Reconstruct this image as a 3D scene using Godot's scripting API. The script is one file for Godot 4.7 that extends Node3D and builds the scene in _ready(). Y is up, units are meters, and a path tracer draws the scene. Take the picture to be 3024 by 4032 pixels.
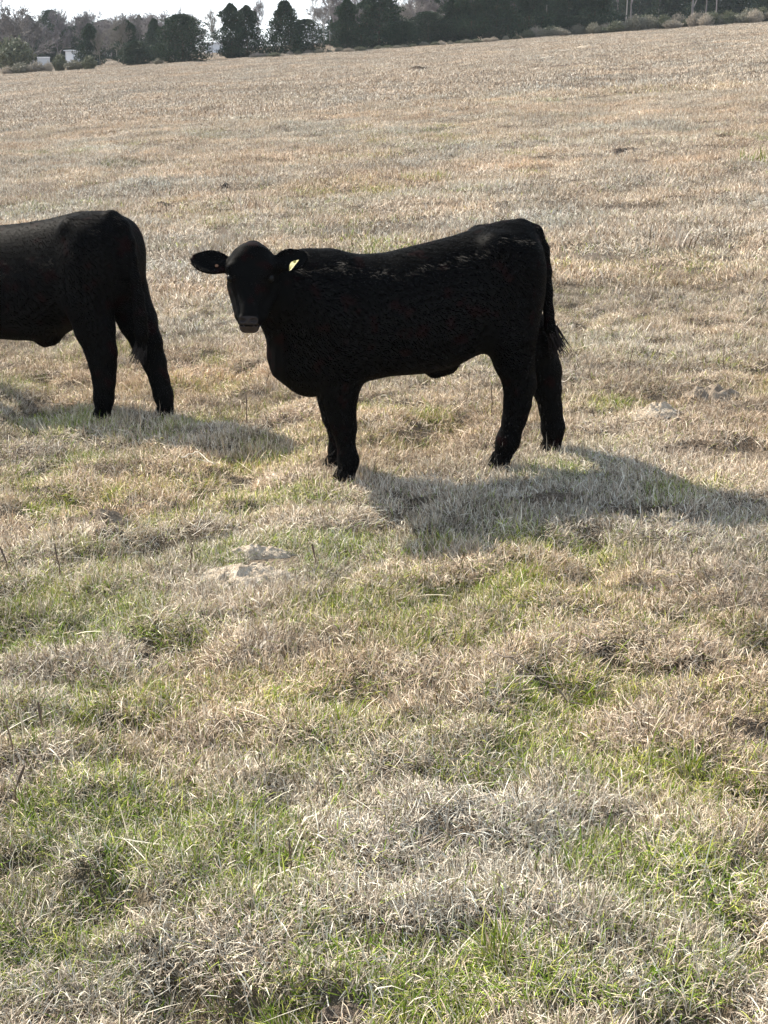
extends Node3D
# A black calf and part of a second one on a dormant winter pasture, a line of cedars and bare trees beyond.

var rng := RandomNumberGenerator.new()
var lump := FastNoiseLite.new()
var tuss := FastNoiseLite.new()
var patchy := FastNoiseLite.new()
var drift := FastNoiseLite.new()
var rough := FastNoiseLite.new()
var used := {}
var M := {}
var stands: Array[Vector3] = []        # x, z and height of the ground under each hoof
var bare_spots: Array[Vector3] = []    # x, z, radius: soil without grass
var green_spots: Array[Vector3] = []   # x, z, radius: fresh winter grass


func _ready() -> void:
	var cam := Camera3D.new()
	cam.name = "camera"
	cam.position = Vector3(0, 1.65, 0)
	cam.rotation_degrees = Vector3(-17.5, 0, 0)
	cam.fov = 37.93
	cam.near = 0.05
	cam.far = 1500
	add_child(cam)
	var env := Environment.new()
	env.background_mode = Environment.BG_SKY
	var pal := ProceduralSkyMaterial.new()
	pal.sky_top_color = Color(0.58, 0.64, 0.72)
	pal.sky_horizon_color = Color(0.92, 0.945, 0.96)
	pal.sky_curve = 0.14
	pal.sky_energy_multiplier = 1.0
	pal.ground_bottom_color = Color(0.42, 0.37, 0.30)
	pal.ground_horizon_color = Color(0.80, 0.82, 0.80)
	var sky := Sky.new()
	sky.sky_material = pal
	env.sky = sky
	env.ambient_light_source = Environment.AMBIENT_SOURCE_SKY
	env.tonemap_mode = Environment.TONE_MAPPER_LINEAR
	env.tonemap_exposure = 2.45
	env.sdfgi_enabled = true
	env.ssao_enabled = true
	env.ssil_enabled = true
	env.fog_enabled = true
	env.fog_density = 0.00022
	env.fog_light_color = Color(0.86, 0.89, 0.93)
	var we := WorldEnvironment.new()
	we.name = "world_environment"
	we.environment = env
	add_child(we)
	var sun := DirectionalLight3D.new()
	sun.name = "sun"
	sun.light_energy = 1.6
	sun.light_color = Color(1.0, 0.965, 0.91)
	sun.light_angular_distance = 0.5
	sun.shadow_enabled = true
	var towards := Vector3(0.90, -1.0, 0.86)
	sun.look_at_from_position(Vector3.ZERO, towards, Vector3.UP)
	add_child(sun)

	set_noise(lump, 11, 0.55, 3)
	set_noise(tuss, 23, 2.6, 2)
	set_noise(patchy, 37, 0.8, 3)
	set_noise(drift, 53, 0.16, 3)
	set_noise(rough, 71, 1.0, 4)
	make_materials()
	mark_spots()
	build_ground()
	build_treeline()
	build_far_things()
	build_calves()
	build_soil()
	build_weeds()
	build_grass()


func set_noise(n: FastNoiseLite, s: int, f: float, oct: int) -> void:
	n.seed = s
	n.noise_type = FastNoiseLite.TYPE_SIMPLEX_SMOOTH
	n.frequency = f
	n.fractal_octaves = oct


# ---------------------------------------------------------------- helpers

func numbered(called: String) -> String:
	if not used.has(called):
		used[called] = 0
		return called
	used[called] += 1
	return "%s_%03d" % [called, used[called]]


func thing(called: String, label: String, category: String, at := Vector3.ZERO, turn := 0.0, group := "") -> Node3D:
	var o := Node3D.new()
	o.name = numbered(called)
	o.position = at
	o.rotation.y = turn
	tag(o, label, category, group)
	add_child(o, true)
	return o


func tag(o: Node, label: String, category: String, group := "", kind := "") -> void:
	o.set_meta("label", label)
	o.set_meta("category", category)
	if group != "":
		o.set_meta("group", group)
	if kind != "":
		o.set_meta("kind", kind)


func obj(called: String, mesh: Mesh, mat: Material, parent: Node = self) -> MeshInstance3D:
	var o := MeshInstance3D.new()
	o.name = numbered(called) if parent == self else called
	o.mesh = mesh
	o.material_override = mat
	parent.add_child(o, true)
	return o


func raw_mesh(v: PackedVector3Array, n: PackedVector3Array, c: PackedColorArray, idx: PackedInt32Array) -> ArrayMesh:
	var a := []
	a.resize(Mesh.ARRAY_MAX)
	a[Mesh.ARRAY_VERTEX] = v
	a[Mesh.ARRAY_NORMAL] = n
	if c.size() == v.size():
		a[Mesh.ARRAY_COLOR] = c
	a[Mesh.ARRAY_INDEX] = idx
	var m := ArrayMesh.new()
	m.add_surface_from_arrays(Mesh.PRIMITIVE_TRIANGLES, a)
	return m


class Buf:
	var v := PackedVector3Array()
	var n := PackedVector3Array()
	var c := PackedColorArray()
	var i := PackedInt32Array()

	func tri(a: Vector3, b: Vector3, d: Vector3, col: Color) -> void:
		var nn := (d - a).cross(b - a).normalized()
		var k := v.size()
		v.append(a); v.append(b); v.append(d)
		n.append(nn); n.append(nn); n.append(nn)
		c.append(col); c.append(col); c.append(col)
		i.append(k); i.append(k + 1); i.append(k + 2)

	# a tapered tube through points, with smooth normals
	func tube(pts: PackedVector3Array, rad: PackedFloat32Array, sides: int, col: Color, cap := true) -> void:
		var k := v.size()
		var side := Vector3.RIGHT
		for p in pts.size():
			var dir := (pts[mini(p + 1, pts.size() - 1)] - pts[maxi(p - 1, 0)]).normalized()
			if p == 0:
				side = dir.cross(Vector3(0.31, 0.2, 0.93)).normalized()
			side = (side - dir * side.dot(dir)).normalized()
			var up := dir.cross(side)
			for s in sides:
				var an := TAU * s / sides
				var o := side * cos(an) + up * sin(an)
				v.append(pts[p] + o * rad[p])
				n.append(o)
				c.append(col)
		for p in pts.size() - 1:
			for s in sides:
				var a := k + p * sides + s
				var b := k + p * sides + (s + 1) % sides
				i.append(a); i.append(a + sides); i.append(b)
				i.append(b); i.append(a + sides); i.append(b + sides)
		if cap:
			var last := k + (pts.size() - 1) * sides
			for s in range(1, sides - 1):
				i.append(last); i.append(last + s); i.append(last + s + 1)

	# a grass blade: bends over towards dir, in three steps
	func blade(root: Vector3, az: float, lean: float, curl: float, length: float, width: float, col: Color, twist := 0.0) -> void:
		var k := v.size()
		var out := Vector3(cos(az), 0, sin(az))
		var p := root
		var across := Vector3(-sin(az + twist), 0, cos(az + twist))
		var l := lean
		for s in 4:
			var w: float = width * [0.85, 1.0, 0.75, 0.12][s] * 0.5
			var t := out * sin(l) + Vector3.UP * cos(l)
			var nn := t.cross(across).normalized()
			v.append(p - across * w); v.append(p + across * w)
			n.append(nn); n.append(nn)
			c.append(col); c.append(col)
			p += t * length / 3.0
			l += curl
		for s in 3:
			var a := k + s * 2
			i.append(a); i.append(a + 1); i.append(a + 2)
			i.append(a + 1); i.append(a + 3); i.append(a + 2)


func mesh_of(b: Buf) -> ArrayMesh:
	return raw_mesh(b.v, b.n, b.c, b.i)


func mat(r: float, col := Color.WHITE, vertex := true) -> StandardMaterial3D:
	var m := StandardMaterial3D.new()
	m.albedo_color = col.linear_to_srgb()
	m.roughness = r
	m.vertex_color_use_as_albedo = vertex
	return m


func grain(s: int, freq: float, lo: Color, hi: Color, size := 512) -> NoiseTexture2D:
	var n := FastNoiseLite.new()
	n.seed = s
	n.frequency = freq
	n.fractal_octaves = 5
	n.fractal_gain = 0.62
	var t := NoiseTexture2D.new()
	t.width = size
	t.height = size
	t.seamless = true
	t.noise = n
	var g := Gradient.new()
	g.colors = PackedColorArray([lo.linear_to_srgb(), hi.linear_to_srgb()])
	g.offsets = PackedFloat32Array([0.2, 0.8])
	t.color_ramp = g
	return t


func make_materials() -> void:
	var g := mat(0.95)
	g.albedo_texture = grain(5, 0.03, Color(0.55, 0.50, 0.44), Color(1.0, 0.98, 0.94), 1024)
	g.uv1_triplanar = true
	g.uv1_world_triplanar = true
	g.uv1_scale = Vector3(1.3, 1.3, 1.3)
	g.heightmap_enabled = true
	g.heightmap_texture = grain(6, 0.045, Color.BLACK, Color.WHITE, 1024)
	g.heightmap_scale = 1.6
	M.ground = g
	var gr := mat(0.55)
	gr.cull_mode = BaseMaterial3D.CULL_DISABLED
	gr.metallic_specular = 0.12
	gr.backlight = Color(0.44, 0.43, 0.38)
	M.grass = gr
	var fur := mat(0.6, Color.WHITE, true)
	fur.metallic_specular = 0.08
	M.fur = fur
	var hair := mat(0.74, Color.WHITE, true)
	hair.cull_mode = BaseMaterial3D.CULL_DISABLED
	hair.metallic_specular = 0.32
	hair.rim_enabled = true
	hair.rim = 0.2
	hair.rim_tint = 0.0
	M.hair = hair
	M.eye = mat(0.4, Color(0.003, 0.0028, 0.0028), false)
	M.eye.metallic_specular = 0.25
	M.hoof = mat(0.85, Color(0.005, 0.0045, 0.0042), false)
	M.hoof.metallic_specular = 0.15
	M.tag = mat(0.5, Color(0.33, 0.285, 0.055), false)
	M.tag.backlight = Color(0.15, 0.13, 0.03)
	var soil := mat(0.98)
	soil.albedo_texture = grain(9, 0.05, Color(0.55, 0.52, 0.48), Color(1, 1, 1))
	soil.uv1_triplanar = true
	soil.uv1_world_triplanar = true
	soil.uv1_scale = Vector3(6, 6, 6)
	soil.heightmap_enabled = true
	soil.heightmap_texture = grain(8, 0.05, Color.BLACK, Color.WHITE)
	soil.heightmap_scale = 0.8
	M.soil = soil
	M.wood = mat(0.85)
	M.bark = mat(0.9)
	var leaf := mat(0.6)
	leaf.cull_mode = BaseMaterial3D.CULL_DISABLED
	leaf.metallic_specular = 0.3
	leaf.backlight = Color(0.3, 0.34, 0.16)
	M.leaf = leaf
	var tw := mat(0.85)
	tw.cull_mode = BaseMaterial3D.CULL_DISABLED
	M.twig = tw
	M.white = mat(0.5, Color(0.75, 0.76, 0.78), false)
	M.roofsheet = mat(0.45, Color(0.55, 0.57, 0.60), false)
	M.board = mat(0.85, Color(0.26, 0.20, 0.15), false)
	M.dark = mat(0.8, Color(0.03, 0.03, 0.03), false)


# ---------------------------------------------------------------- ground

func macro(x: float, z: float) -> float:
	var d := maxf(-z, 0.0)
	var y := (0.5 + 0.5 * smoothstep(5.0, 40.0, d)) * 0.066 * clampf(x, -120.0, 120.0) + 0.0088 * d
	if d > 230.0:
		y -= (d - 230.0) * 0.03
	return y


func bump(x: float, z: float) -> float:
	var d := Vector2(x, z).length()
	var k := clampf(d / 9.0, 0.75, 2.2)
	var b := lump.get_noise_2d(x, z) * 0.034 * k + hump(x, z) * 0.030 * clampf(1.25 - d / 24.0, 0.0, 1.0) + (rough.get_noise_2d(x * 3.5, z * 3.5) * 0.010 if d < 10.0 else 0.0) + drift.get_noise_2d(x, z) * 0.05 * k
	if d < 50.0:
		b -= 0.055 * pit(x, z) * clampf(1.4 - d / 36.0, 0.0, 1.0)
	if d > 3.9 and d < 8.0:
		for s in stands:
			var q := Vector2(x - s.x, z - s.y).length()
			if q < 0.42:
				b = lerpf(s.z - macro(x, z), b, smoothstep(0.08, 0.42, q))
	return b


# hoof-trodden hollows
func pit(x: float, z: float) -> float:
	return smoothstep(0.22, 0.5, tuss.get_noise_2d(x * 0.62 + 31.0, z * 0.85 - 17.0))


# hummocks a hand or two across: 0 in the hollows, towards 1 on top
func hump(x: float, z: float) -> float:
	return smoothstep(-0.25, 0.45, tuss.get_noise_2d(x * 0.95, z * 1.25))


func ground_y(x: float, z: float) -> float:
	return macro(x, z) + bump(x, z)


func on_ground(x: float, z: float, lift := 0.0) -> Vector3:
	return Vector3(x, ground_y(x, z) + lift, z)


func greenness(x: float, z: float) -> float:
	var d := Vector2(x, z).length()
	var g := patchy.get_noise_2d(x * 1.7, z * 2.4) * 0.75 + drift.get_noise_2d(x + 40.0, z) * 0.7
	g += 0.03 - 0.035 * minf(d, 6.0) - 0.012 * clampf(d - 6.0, 0.0, 40.0)
	if d < 25.0:
		g += 0.28 * (0.5 - hump(x, z)) + 0.2 * pit(x, z)
	for s in green_spots:
		var q := Vector2(x - s.x, z - s.y).length() / s.z
		if q < 1.0:
			g += 0.5 * (1.0 - q)
	return g


func bareness(x: float, z: float) -> float:
	var b := 0.0
	for s in bare_spots:
		var q := Vector2(x - s.x, z - s.y).length() / s.z
		q += rough.get_noise_2d(x * 7.0, z * 7.0) * 0.5
		b = maxf(b, 1.2 - q)
	return b


func build_ground() -> void:
	var rows: Array[float] = [60.0, 30.0, 14.0, 7.0, 4.0, 2.0, 1.0, 0.3, -0.3, -0.8]
	var z := -1.2
	while z > -460.0:
		rows.append(z)
		z -= 0.03 + 0.016 * absf(z)
	rows.append(-800.0)
	var cols := 170
	var v := PackedVector3Array()
	var c := PackedColorArray()
	for r in rows:
		for k in cols + 1:
			var u := -1.0 + 2.0 * k / cols
			var x := u * (2.2 + 0.55 * absf(r))
			if k == 0 or k == cols:
				x = u * maxf(500.0, 0.9 * absf(r))
			v.append(Vector3(x, ground_y(x, r) - 0.008, r))
			var dry := Color(0.20, 0.155, 0.105).lerp(Color(0.11, 0.083, 0.055), 0.5 + 0.5 * rough.get_noise_2d(x * 3.0, r * 3.0))
			c.append(dry.lerp(Color(0.09, 0.085, 0.045), clampf(greenness(x, r) * 2.0, 0.0, 0.7)).lerp(Color(0.24, 0.19, 0.135), clampf(bareness(x, r) * 2.0, 0.0, 1.0)))
	var idx := PackedInt32Array()
	var w := cols + 1
	for r in rows.size() - 1:
		for k in cols:
			var a := r * w + k
			idx.append(a); idx.append(a + w); idx.append(a + 1)
			idx.append(a + 1); idx.append(a + w); idx.append(a + w + 1)
	var n := PackedVector3Array()
	n.resize(v.size())
	n.fill(Vector3.ZERO)
	for t in range(0, idx.size(), 3):
		var f := (v[idx[t + 2]] - v[idx[t]]).cross(v[idx[t + 1]] - v[idx[t]])
		for k in 3:
			n[idx[t + k]] += f
	for k in n.size():
		n[k] = n[k].normalized()
	var o := obj("ground", raw_mesh(v, n, c, idx), M.ground)
	tag(o, "sloping winter pasture soil with thatch reaching to the trees", "ground", "", "structure")


# ---------------------------------------------------------------- grass

func straw(r: RandomNumberGenerator) -> Color:
	var pick := r.randf()
	var c := Color(0.54, 0.445, 0.35)
	if pick < 0.26:
		c = Color(0.72, 0.635, 0.53)
	elif pick < 0.52:
		c = Color(0.48, 0.375, 0.295)
	elif pick < 0.60:
		c = Color(0.40, 0.355, 0.29)
	elif pick < 0.74:
		c = Color(0.14, 0.105, 0.07)
	return c * r.randf_range(0.8, 1.1)


func fresh(r: RandomNumberGenerator) -> Color:
	var pick := r.randf()
	if pick < 0.3:
		return straw(r)
	if pick < 0.55:
		return Color(0.36, 0.37, 0.085) * r.randf_range(0.8, 1.2)
	return Color(0.165, 0.235, 0.032) * r.randf_range(0.7, 1.25)


func clump(s: int, blades: int, radius: float, l0: float, l1: float, width: float, lean: Vector2, curl: Vector2, green: float) -> ArrayMesh:
	var r := RandomNumberGenerator.new()
	r.seed = s
	var b := Buf.new()
	for k in blades:
		var a := r.randf() * TAU
		var q := radius * sqrt(r.randf())
		var root := Vector3(cos(a) * q, -0.010, sin(a) * q)
		var az := a + r.randf_range(-1.2, 1.2) if radius < 0.05 else r.randf() * TAU
		var cu := r.randf_range(curl.x, curl.y)
		if r.randf() < 0.25:
			cu *= -0.8
		b.blade(root, az, r.randf_range(lean.x, lean.y), cu, r.randf_range(l0, l1) * (1.0 + 0.5 * r.randf() * r.randf()), width * r.randf_range(0.55, 1.35), fresh(r) if r.randf() < green else straw(r), r.randf_range(-0.9, 0.9))
	return mesh_of(b)


# lays sods of grass side by side between two distances; the drier sods lie on the humps, the green ones in the hollows
func lay(called: String, label: String, sods: Array, d0: float, d1: float, gap: float, s: int) -> void:
	var r := RandomNumberGenerator.new()
	r.seed = s
	var at: Array = []
	var tint: Array = []
	for k in sods.size():
		at.append([])
		tint.append(PackedColorArray())
	var d := d0
	while d < d1:
		var wide := 0.8 + 0.45 * d
		var x0 := -wide
		while x0 < wide:
			var x := x0 + r.randf_range(-0.5, 0.5) * gap
			var z := -d + r.randf_range(-0.5, 0.5) * gap
			x0 += gap
			if d0 > 5.0 and r.randf() > smoothstep(d0, d0 * 1.2, d):
				continue
			if d1 < 100.0 and r.randf() < smoothstep(d1 / 1.2, d1, d):
				continue
			var g := greenness(x, z) + r.randf_range(-0.2, 0.2)
			if d < 30.0 and bareness(x, z) > r.randf_range(0.15, 0.7):
				continue
			var level := clampf(g * 2.2, 0.0, 0.999)
			var kind := int(level * (sods.size() / 2)) * 2 + (r.randi() & 1)
			var tall := tuss.get_noise_2d(x * 0.6 + 9.0, z * 0.6)
			var sc := r.randf_range(0.9, 1.2)
			var e := gap * 0.5
			var up := Vector3(ground_y(x - e, z) - ground_y(x + e, z), 2.0 * e, ground_y(x, z - e) - ground_y(x, z + e)).normalized()
			var ax := up.cross(Vector3(0, 0, 1)).normalized()
			var t := Basis(ax, up, ax.cross(up)) * Basis(Vector3.UP, r.randf() * TAU).scaled(Vector3(sc, sc * (1.0 + 0.3 * tall) * r.randf_range(0.8, 1.25), sc))
			at[kind].append(Transform3D(t, on_ground(x, z)))
			var tone := 1.0 + 0.20 * drift.get_noise_2d(x * 2.0, z * 2.0) + 0.25 * patchy.get_noise_2d(x + 70.0, z) + 0.16 * tuss.get_noise_2d(x, z + 50.0)
			var warm := patchy.get_noise_2d(x * 0.7 - 30.0, z * 0.7) + 0.5 * drift.get_noise_2d(x, z - 90.0)
			var olive := smoothstep(-0.35, 0.35, g)
			tint[kind].append(Color(tone * (1.0 + 0.10 * warm), tone, tone * (0.96 - 0.08 * warm - 0.06 * olive)))
		d += gap
	for k in sods.size():
		if at[k].is_empty():
			continue
		var mm := MultiMesh.new()
		mm.transform_format = MultiMesh.TRANSFORM_3D
		mm.use_colors = true
		mm.mesh = sods[k]
		mm.instance_count = at[k].size()
		for q in at[k].size():
			mm.set_instance_transform(q, at[k][q])
			mm.set_instance_color(q, tint[k][q])
		var o := MultiMeshInstance3D.new()
		o.name = numbered(called)
		o.multimesh = mm
		o.material_override = M.grass
		tag(o, label, "grass", "", "stuff")
		add_child(o, true)


func build_grass() -> void:
	var low := Vector2(0.25, 1.4)
	var sods := []
	for k in 8:
		sods.append(clump(100 + k, 195, 0.075, 0.017, 0.046, 0.0018, low, Vector2(0.0, 0.8), [0.04, 0.05, 0.18, 0.22, 0.35, 0.4, 0.62, 0.68][k]))
	lay("short_grass", "short dry tan and green winter grass of the near pasture", sods, 1.3, 5.0, 0.056, 200)
	lay("short_grass", "short dry tan and green winter grass around the calves", sods, 4.2, 10.5, 0.074, 201)
	sods = []
	for k in 4:
		sods.append(clump(140 + k, 11, 0.04, 0.035, 0.08, 0.0021, Vector2(0.1, 1.0), Vector2(0.05, 0.6), [0.0, 0.1, 0.7, 0.8][k]))
	lay("taller_grass", "taller loose tufts standing out of the near pasture", sods, 1.5, 9.0, 0.16, 210)
	sods = []
	for k in 2:
		sods.append(clump(150 + k, 8, 0.11, 0.05, 0.12, 0.0025, Vector2(1.25, 1.6), Vector2(-0.15, 0.12), 0.0))
	lay("fallen_straw", "pale dead grass blades lying flat over the near pasture", sods, 1.4, 9.0, 0.20, 220)
	sods = []
	for k in 6:
		sods.append(clump(160 + k, 400, 0.24, 0.028, 0.065, 0.0042, low, Vector2(0.0, 0.7), [0.03, 0.05, 0.2, 0.25, 0.5, 0.6][k]))
	lay("meadow_grass", "dry tan grass on the middle of the pasture", sods, 8.4, 38.0, 0.25, 230)
	sods = []
	for k in 4:
		sods.append(clump(180 + k, 560, 0.85, 0.035, 0.085, 0.011, low, Vector2(0.0, 0.5), [0.0, 0.0, 0.12, 0.15][k]))
	lay("distant_grass", "pale dry grass covering the far pasture up to the trees", sods, 29.5, 150.0, 0.85, 240)
	sods = []
	for k in 2:
		sods.append(clump(190 + k, 300, 1.7, 0.08, 0.18, 0.035, low, Vector2(0.0, 0.4), 0.0))
	lay("remote_grass", "pale dry grass on the field beyond the bushes", sods, 149.0, 226.0, 1.9, 250)


# ---------------------------------------------------------------- calves

class Field:
	var o: Vector3
	var c: float
	var nx: int
	var ny: int
	var nz: int
	var f := PackedFloat32Array()

	func _init(lo: Vector3, hi: Vector3, cell: float) -> void:
		o = lo
		c = cell
		nx = int((hi.x - lo.x) / cell) + 1
		ny = int((hi.y - lo.y) / cell) + 1
		nz = int((hi.z - lo.z) / cell) + 1
		f.resize(nx * ny * nz)
		f.fill(1.0)

	func join(i: int, d: float, k: float) -> void:
		var e := f[i]
		var h := maxf(k - absf(d - e), 0.0)
		f[i] = minf(d, e) - h * h * 0.25 / k

	func cut(i: int, d: float, k: float) -> void:
		var e := f[i]
		var h := maxf(k - absf(-d - e), 0.0)
		f[i] = maxf(-d, e) + h * h * 0.25 / k

	func bone(a: Vector3, ra: float, b: Vector3, rb: float, k := 0.04) -> void:
		var m := maxf(ra, rb) + k + c * 2.0
		var lo := (a.min(b) - Vector3(m, m, m) - o) / c
		var hi := (a.max(b) + Vector3(m, m, m) - o) / c
		var ab := b - a
		var inv := 1.0 / maxf(ab.length_squared(), 1e-9)
		for x in range(maxi(0, int(lo.x)), mini(nx, int(hi.x) + 1)):
			for y in range(maxi(0, int(lo.y)), mini(ny, int(hi.y) + 1)):
				var p := Vector3(o.x + x * c, o.y + y * c, 0) - a
				var row := (x * ny + y) * nz
				for z in range(maxi(0, int(lo.z)), mini(nz, int(hi.z) + 1)):
					p.z = o.z + z * c - a.z
					var t := clampf(p.dot(ab) * inv, 0.0, 1.0)
					join(row + z, (p - ab * t).length() - lerpf(ra, rb, t), k)

	# ellipses across the x axis; each station is x, top, bottom, half width
	func barrel(st: Array, k := 0.02) -> void:
		var form: Array[Vector3] = []
		for x in nx:
			var px := o.x + x * c
			if px < st[0][0] or px > st[-1][0]:
				form.append(Vector3.ZERO)
				continue
			var s := 0
			while s < st.size() - 2 and px > st[s + 1][0]:
				s += 1
			var t: float = (px - st[s][0]) / (st[s + 1][0] - st[s][0])
			form.append(Vector3(lerpf(st[s][1], st[s + 1][1], t), lerpf(st[s][2], st[s + 1][2], t), lerpf(st[s][3], st[s + 1][3], t)))
		for turn in 3:
			var next := form.duplicate()
			for x in range(1, nx - 1):
				if form[x - 1].x > 0.0 and form[x].x > 0.0 and form[x + 1].x > 0.0:
					next[x] = (form[x - 1] + form[x] * 2.0 + form[x + 1]) * 0.25
			form = next
		for x in nx:
			if form[x].x <= 0.0:
				continue
			var cy := (form[x].x + form[x].y) * 0.5
			var ry := maxf((form[x].x - form[x].y) * 0.5, 0.004)
			var rz := maxf(form[x].z, 0.004)
			for y in ny:
				var dy := absf(o.y + y * c - cy) / ry
				if dy > 1.9:
					continue
				# the back is narrower than the belly
				var wz := rz * (1.0 - 0.12 * (o.y + y * c - cy) / ry)
				var row := (x * ny + y) * nz
				for z in nz:
					var dz := absf(o.z + z * c) / wz
					if dz < 1.9:
						join(row + z, (pow(pow(dy, 2.2) + pow(dz, 2.2), 0.4545) - 1.0) * minf(ry, rz), k)

	# one vertex in every cell that the surface crosses
	func nets(to: Buf, place: Transform3D, tone: Callable) -> void:
		var turned := place.basis.inverse().transposed()
		var id := PackedInt32Array()
		id.resize(f.size())
		id.fill(-1)
		var sy := nz
		var sx := ny * nz
		var off := [0, 1, sy, sy + 1, sx, sx + 1, sx + sy, sx + sy + 1]
		for x in nx - 1:
			for y in ny - 1:
				for z in nz - 1:
					var i := x * sx + y * sy + z
					var n0 := f[i]
					if n0 > c * 9.0 or n0 < -c * 9.0:
						continue
					var inside := 0
					for k in 8:
						if f[i + off[k]] < 0.0:
							inside += 1
					if inside == 0 or inside == 8:
						continue
					var sum := Vector3.ZERO
					var cnt := 0
					for e in [[0, 1], [2, 3], [4, 5], [6, 7], [0, 2], [1, 3], [4, 6], [5, 7], [0, 4], [1, 5], [2, 6], [3, 7]]:
						var a: float = f[i + off[e[0]]]
						var b: float = f[i + off[e[1]]]
						if (a < 0.0) != (b < 0.0):
							var t := a / (a - b)
							var pa := Vector3(e[0] >> 2, (e[0] >> 1) & 1, e[0] & 1)
							var pb := Vector3(e[1] >> 2, (e[1] >> 1) & 1, e[1] & 1)
							sum += pa.lerp(pb, t)
							cnt += 1
					var q := sum / cnt
					var gr := Vector3(f[i + sx] - f[i] + f[i + sx + sy + 1] - f[i + sy + 1], f[i + sy] - f[i] + f[i + sx + sy + 1] - f[i + sx + 1], f[i + 1] - f[i] + f[i + sx + sy + 1] - f[i + sx + sy])
					var pos := o + (Vector3(x, y, z) + q) * c
					id[i] = to.v.size()
					to.v.append(place * pos)
					to.n.append((turned * gr).normalized())
					to.c.append(tone.call(pos))
		for x in range(1, nx - 1):
			for y in range(1, ny - 1):
				for z in range(1, nz - 1):
					var i := x * sx + y * sy + z
					var a := f[i]
					if absf(a) > c * 9.0:
						continue
					if (a < 0.0) != (f[i + sx] < 0.0):
						quad(to, id[i - sy - 1], id[i - 1], id[i], id[i - sy], a < 0.0)
					if (a < 0.0) != (f[i + sy] < 0.0):
						quad(to, id[i - sx - 1], id[i - sx], id[i], id[i - 1], a < 0.0)
					if (a < 0.0) != (f[i + 1] < 0.0):
						quad(to, id[i - sx - sy], id[i - sy], id[i], id[i - sx], a < 0.0)

	func quad(to: Buf, a: int, b: int, d: int, e: int, flip: bool) -> void:
		if a < 0 or b < 0 or d < 0 or e < 0:
			return
		if flip:
			to.i.append(a); to.i.append(d); to.i.append(b)
			to.i.append(a); to.i.append(e); to.i.append(d)
		else:
			to.i.append(a); to.i.append(b); to.i.append(d)
			to.i.append(a); to.i.append(d); to.i.append(e)


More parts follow.
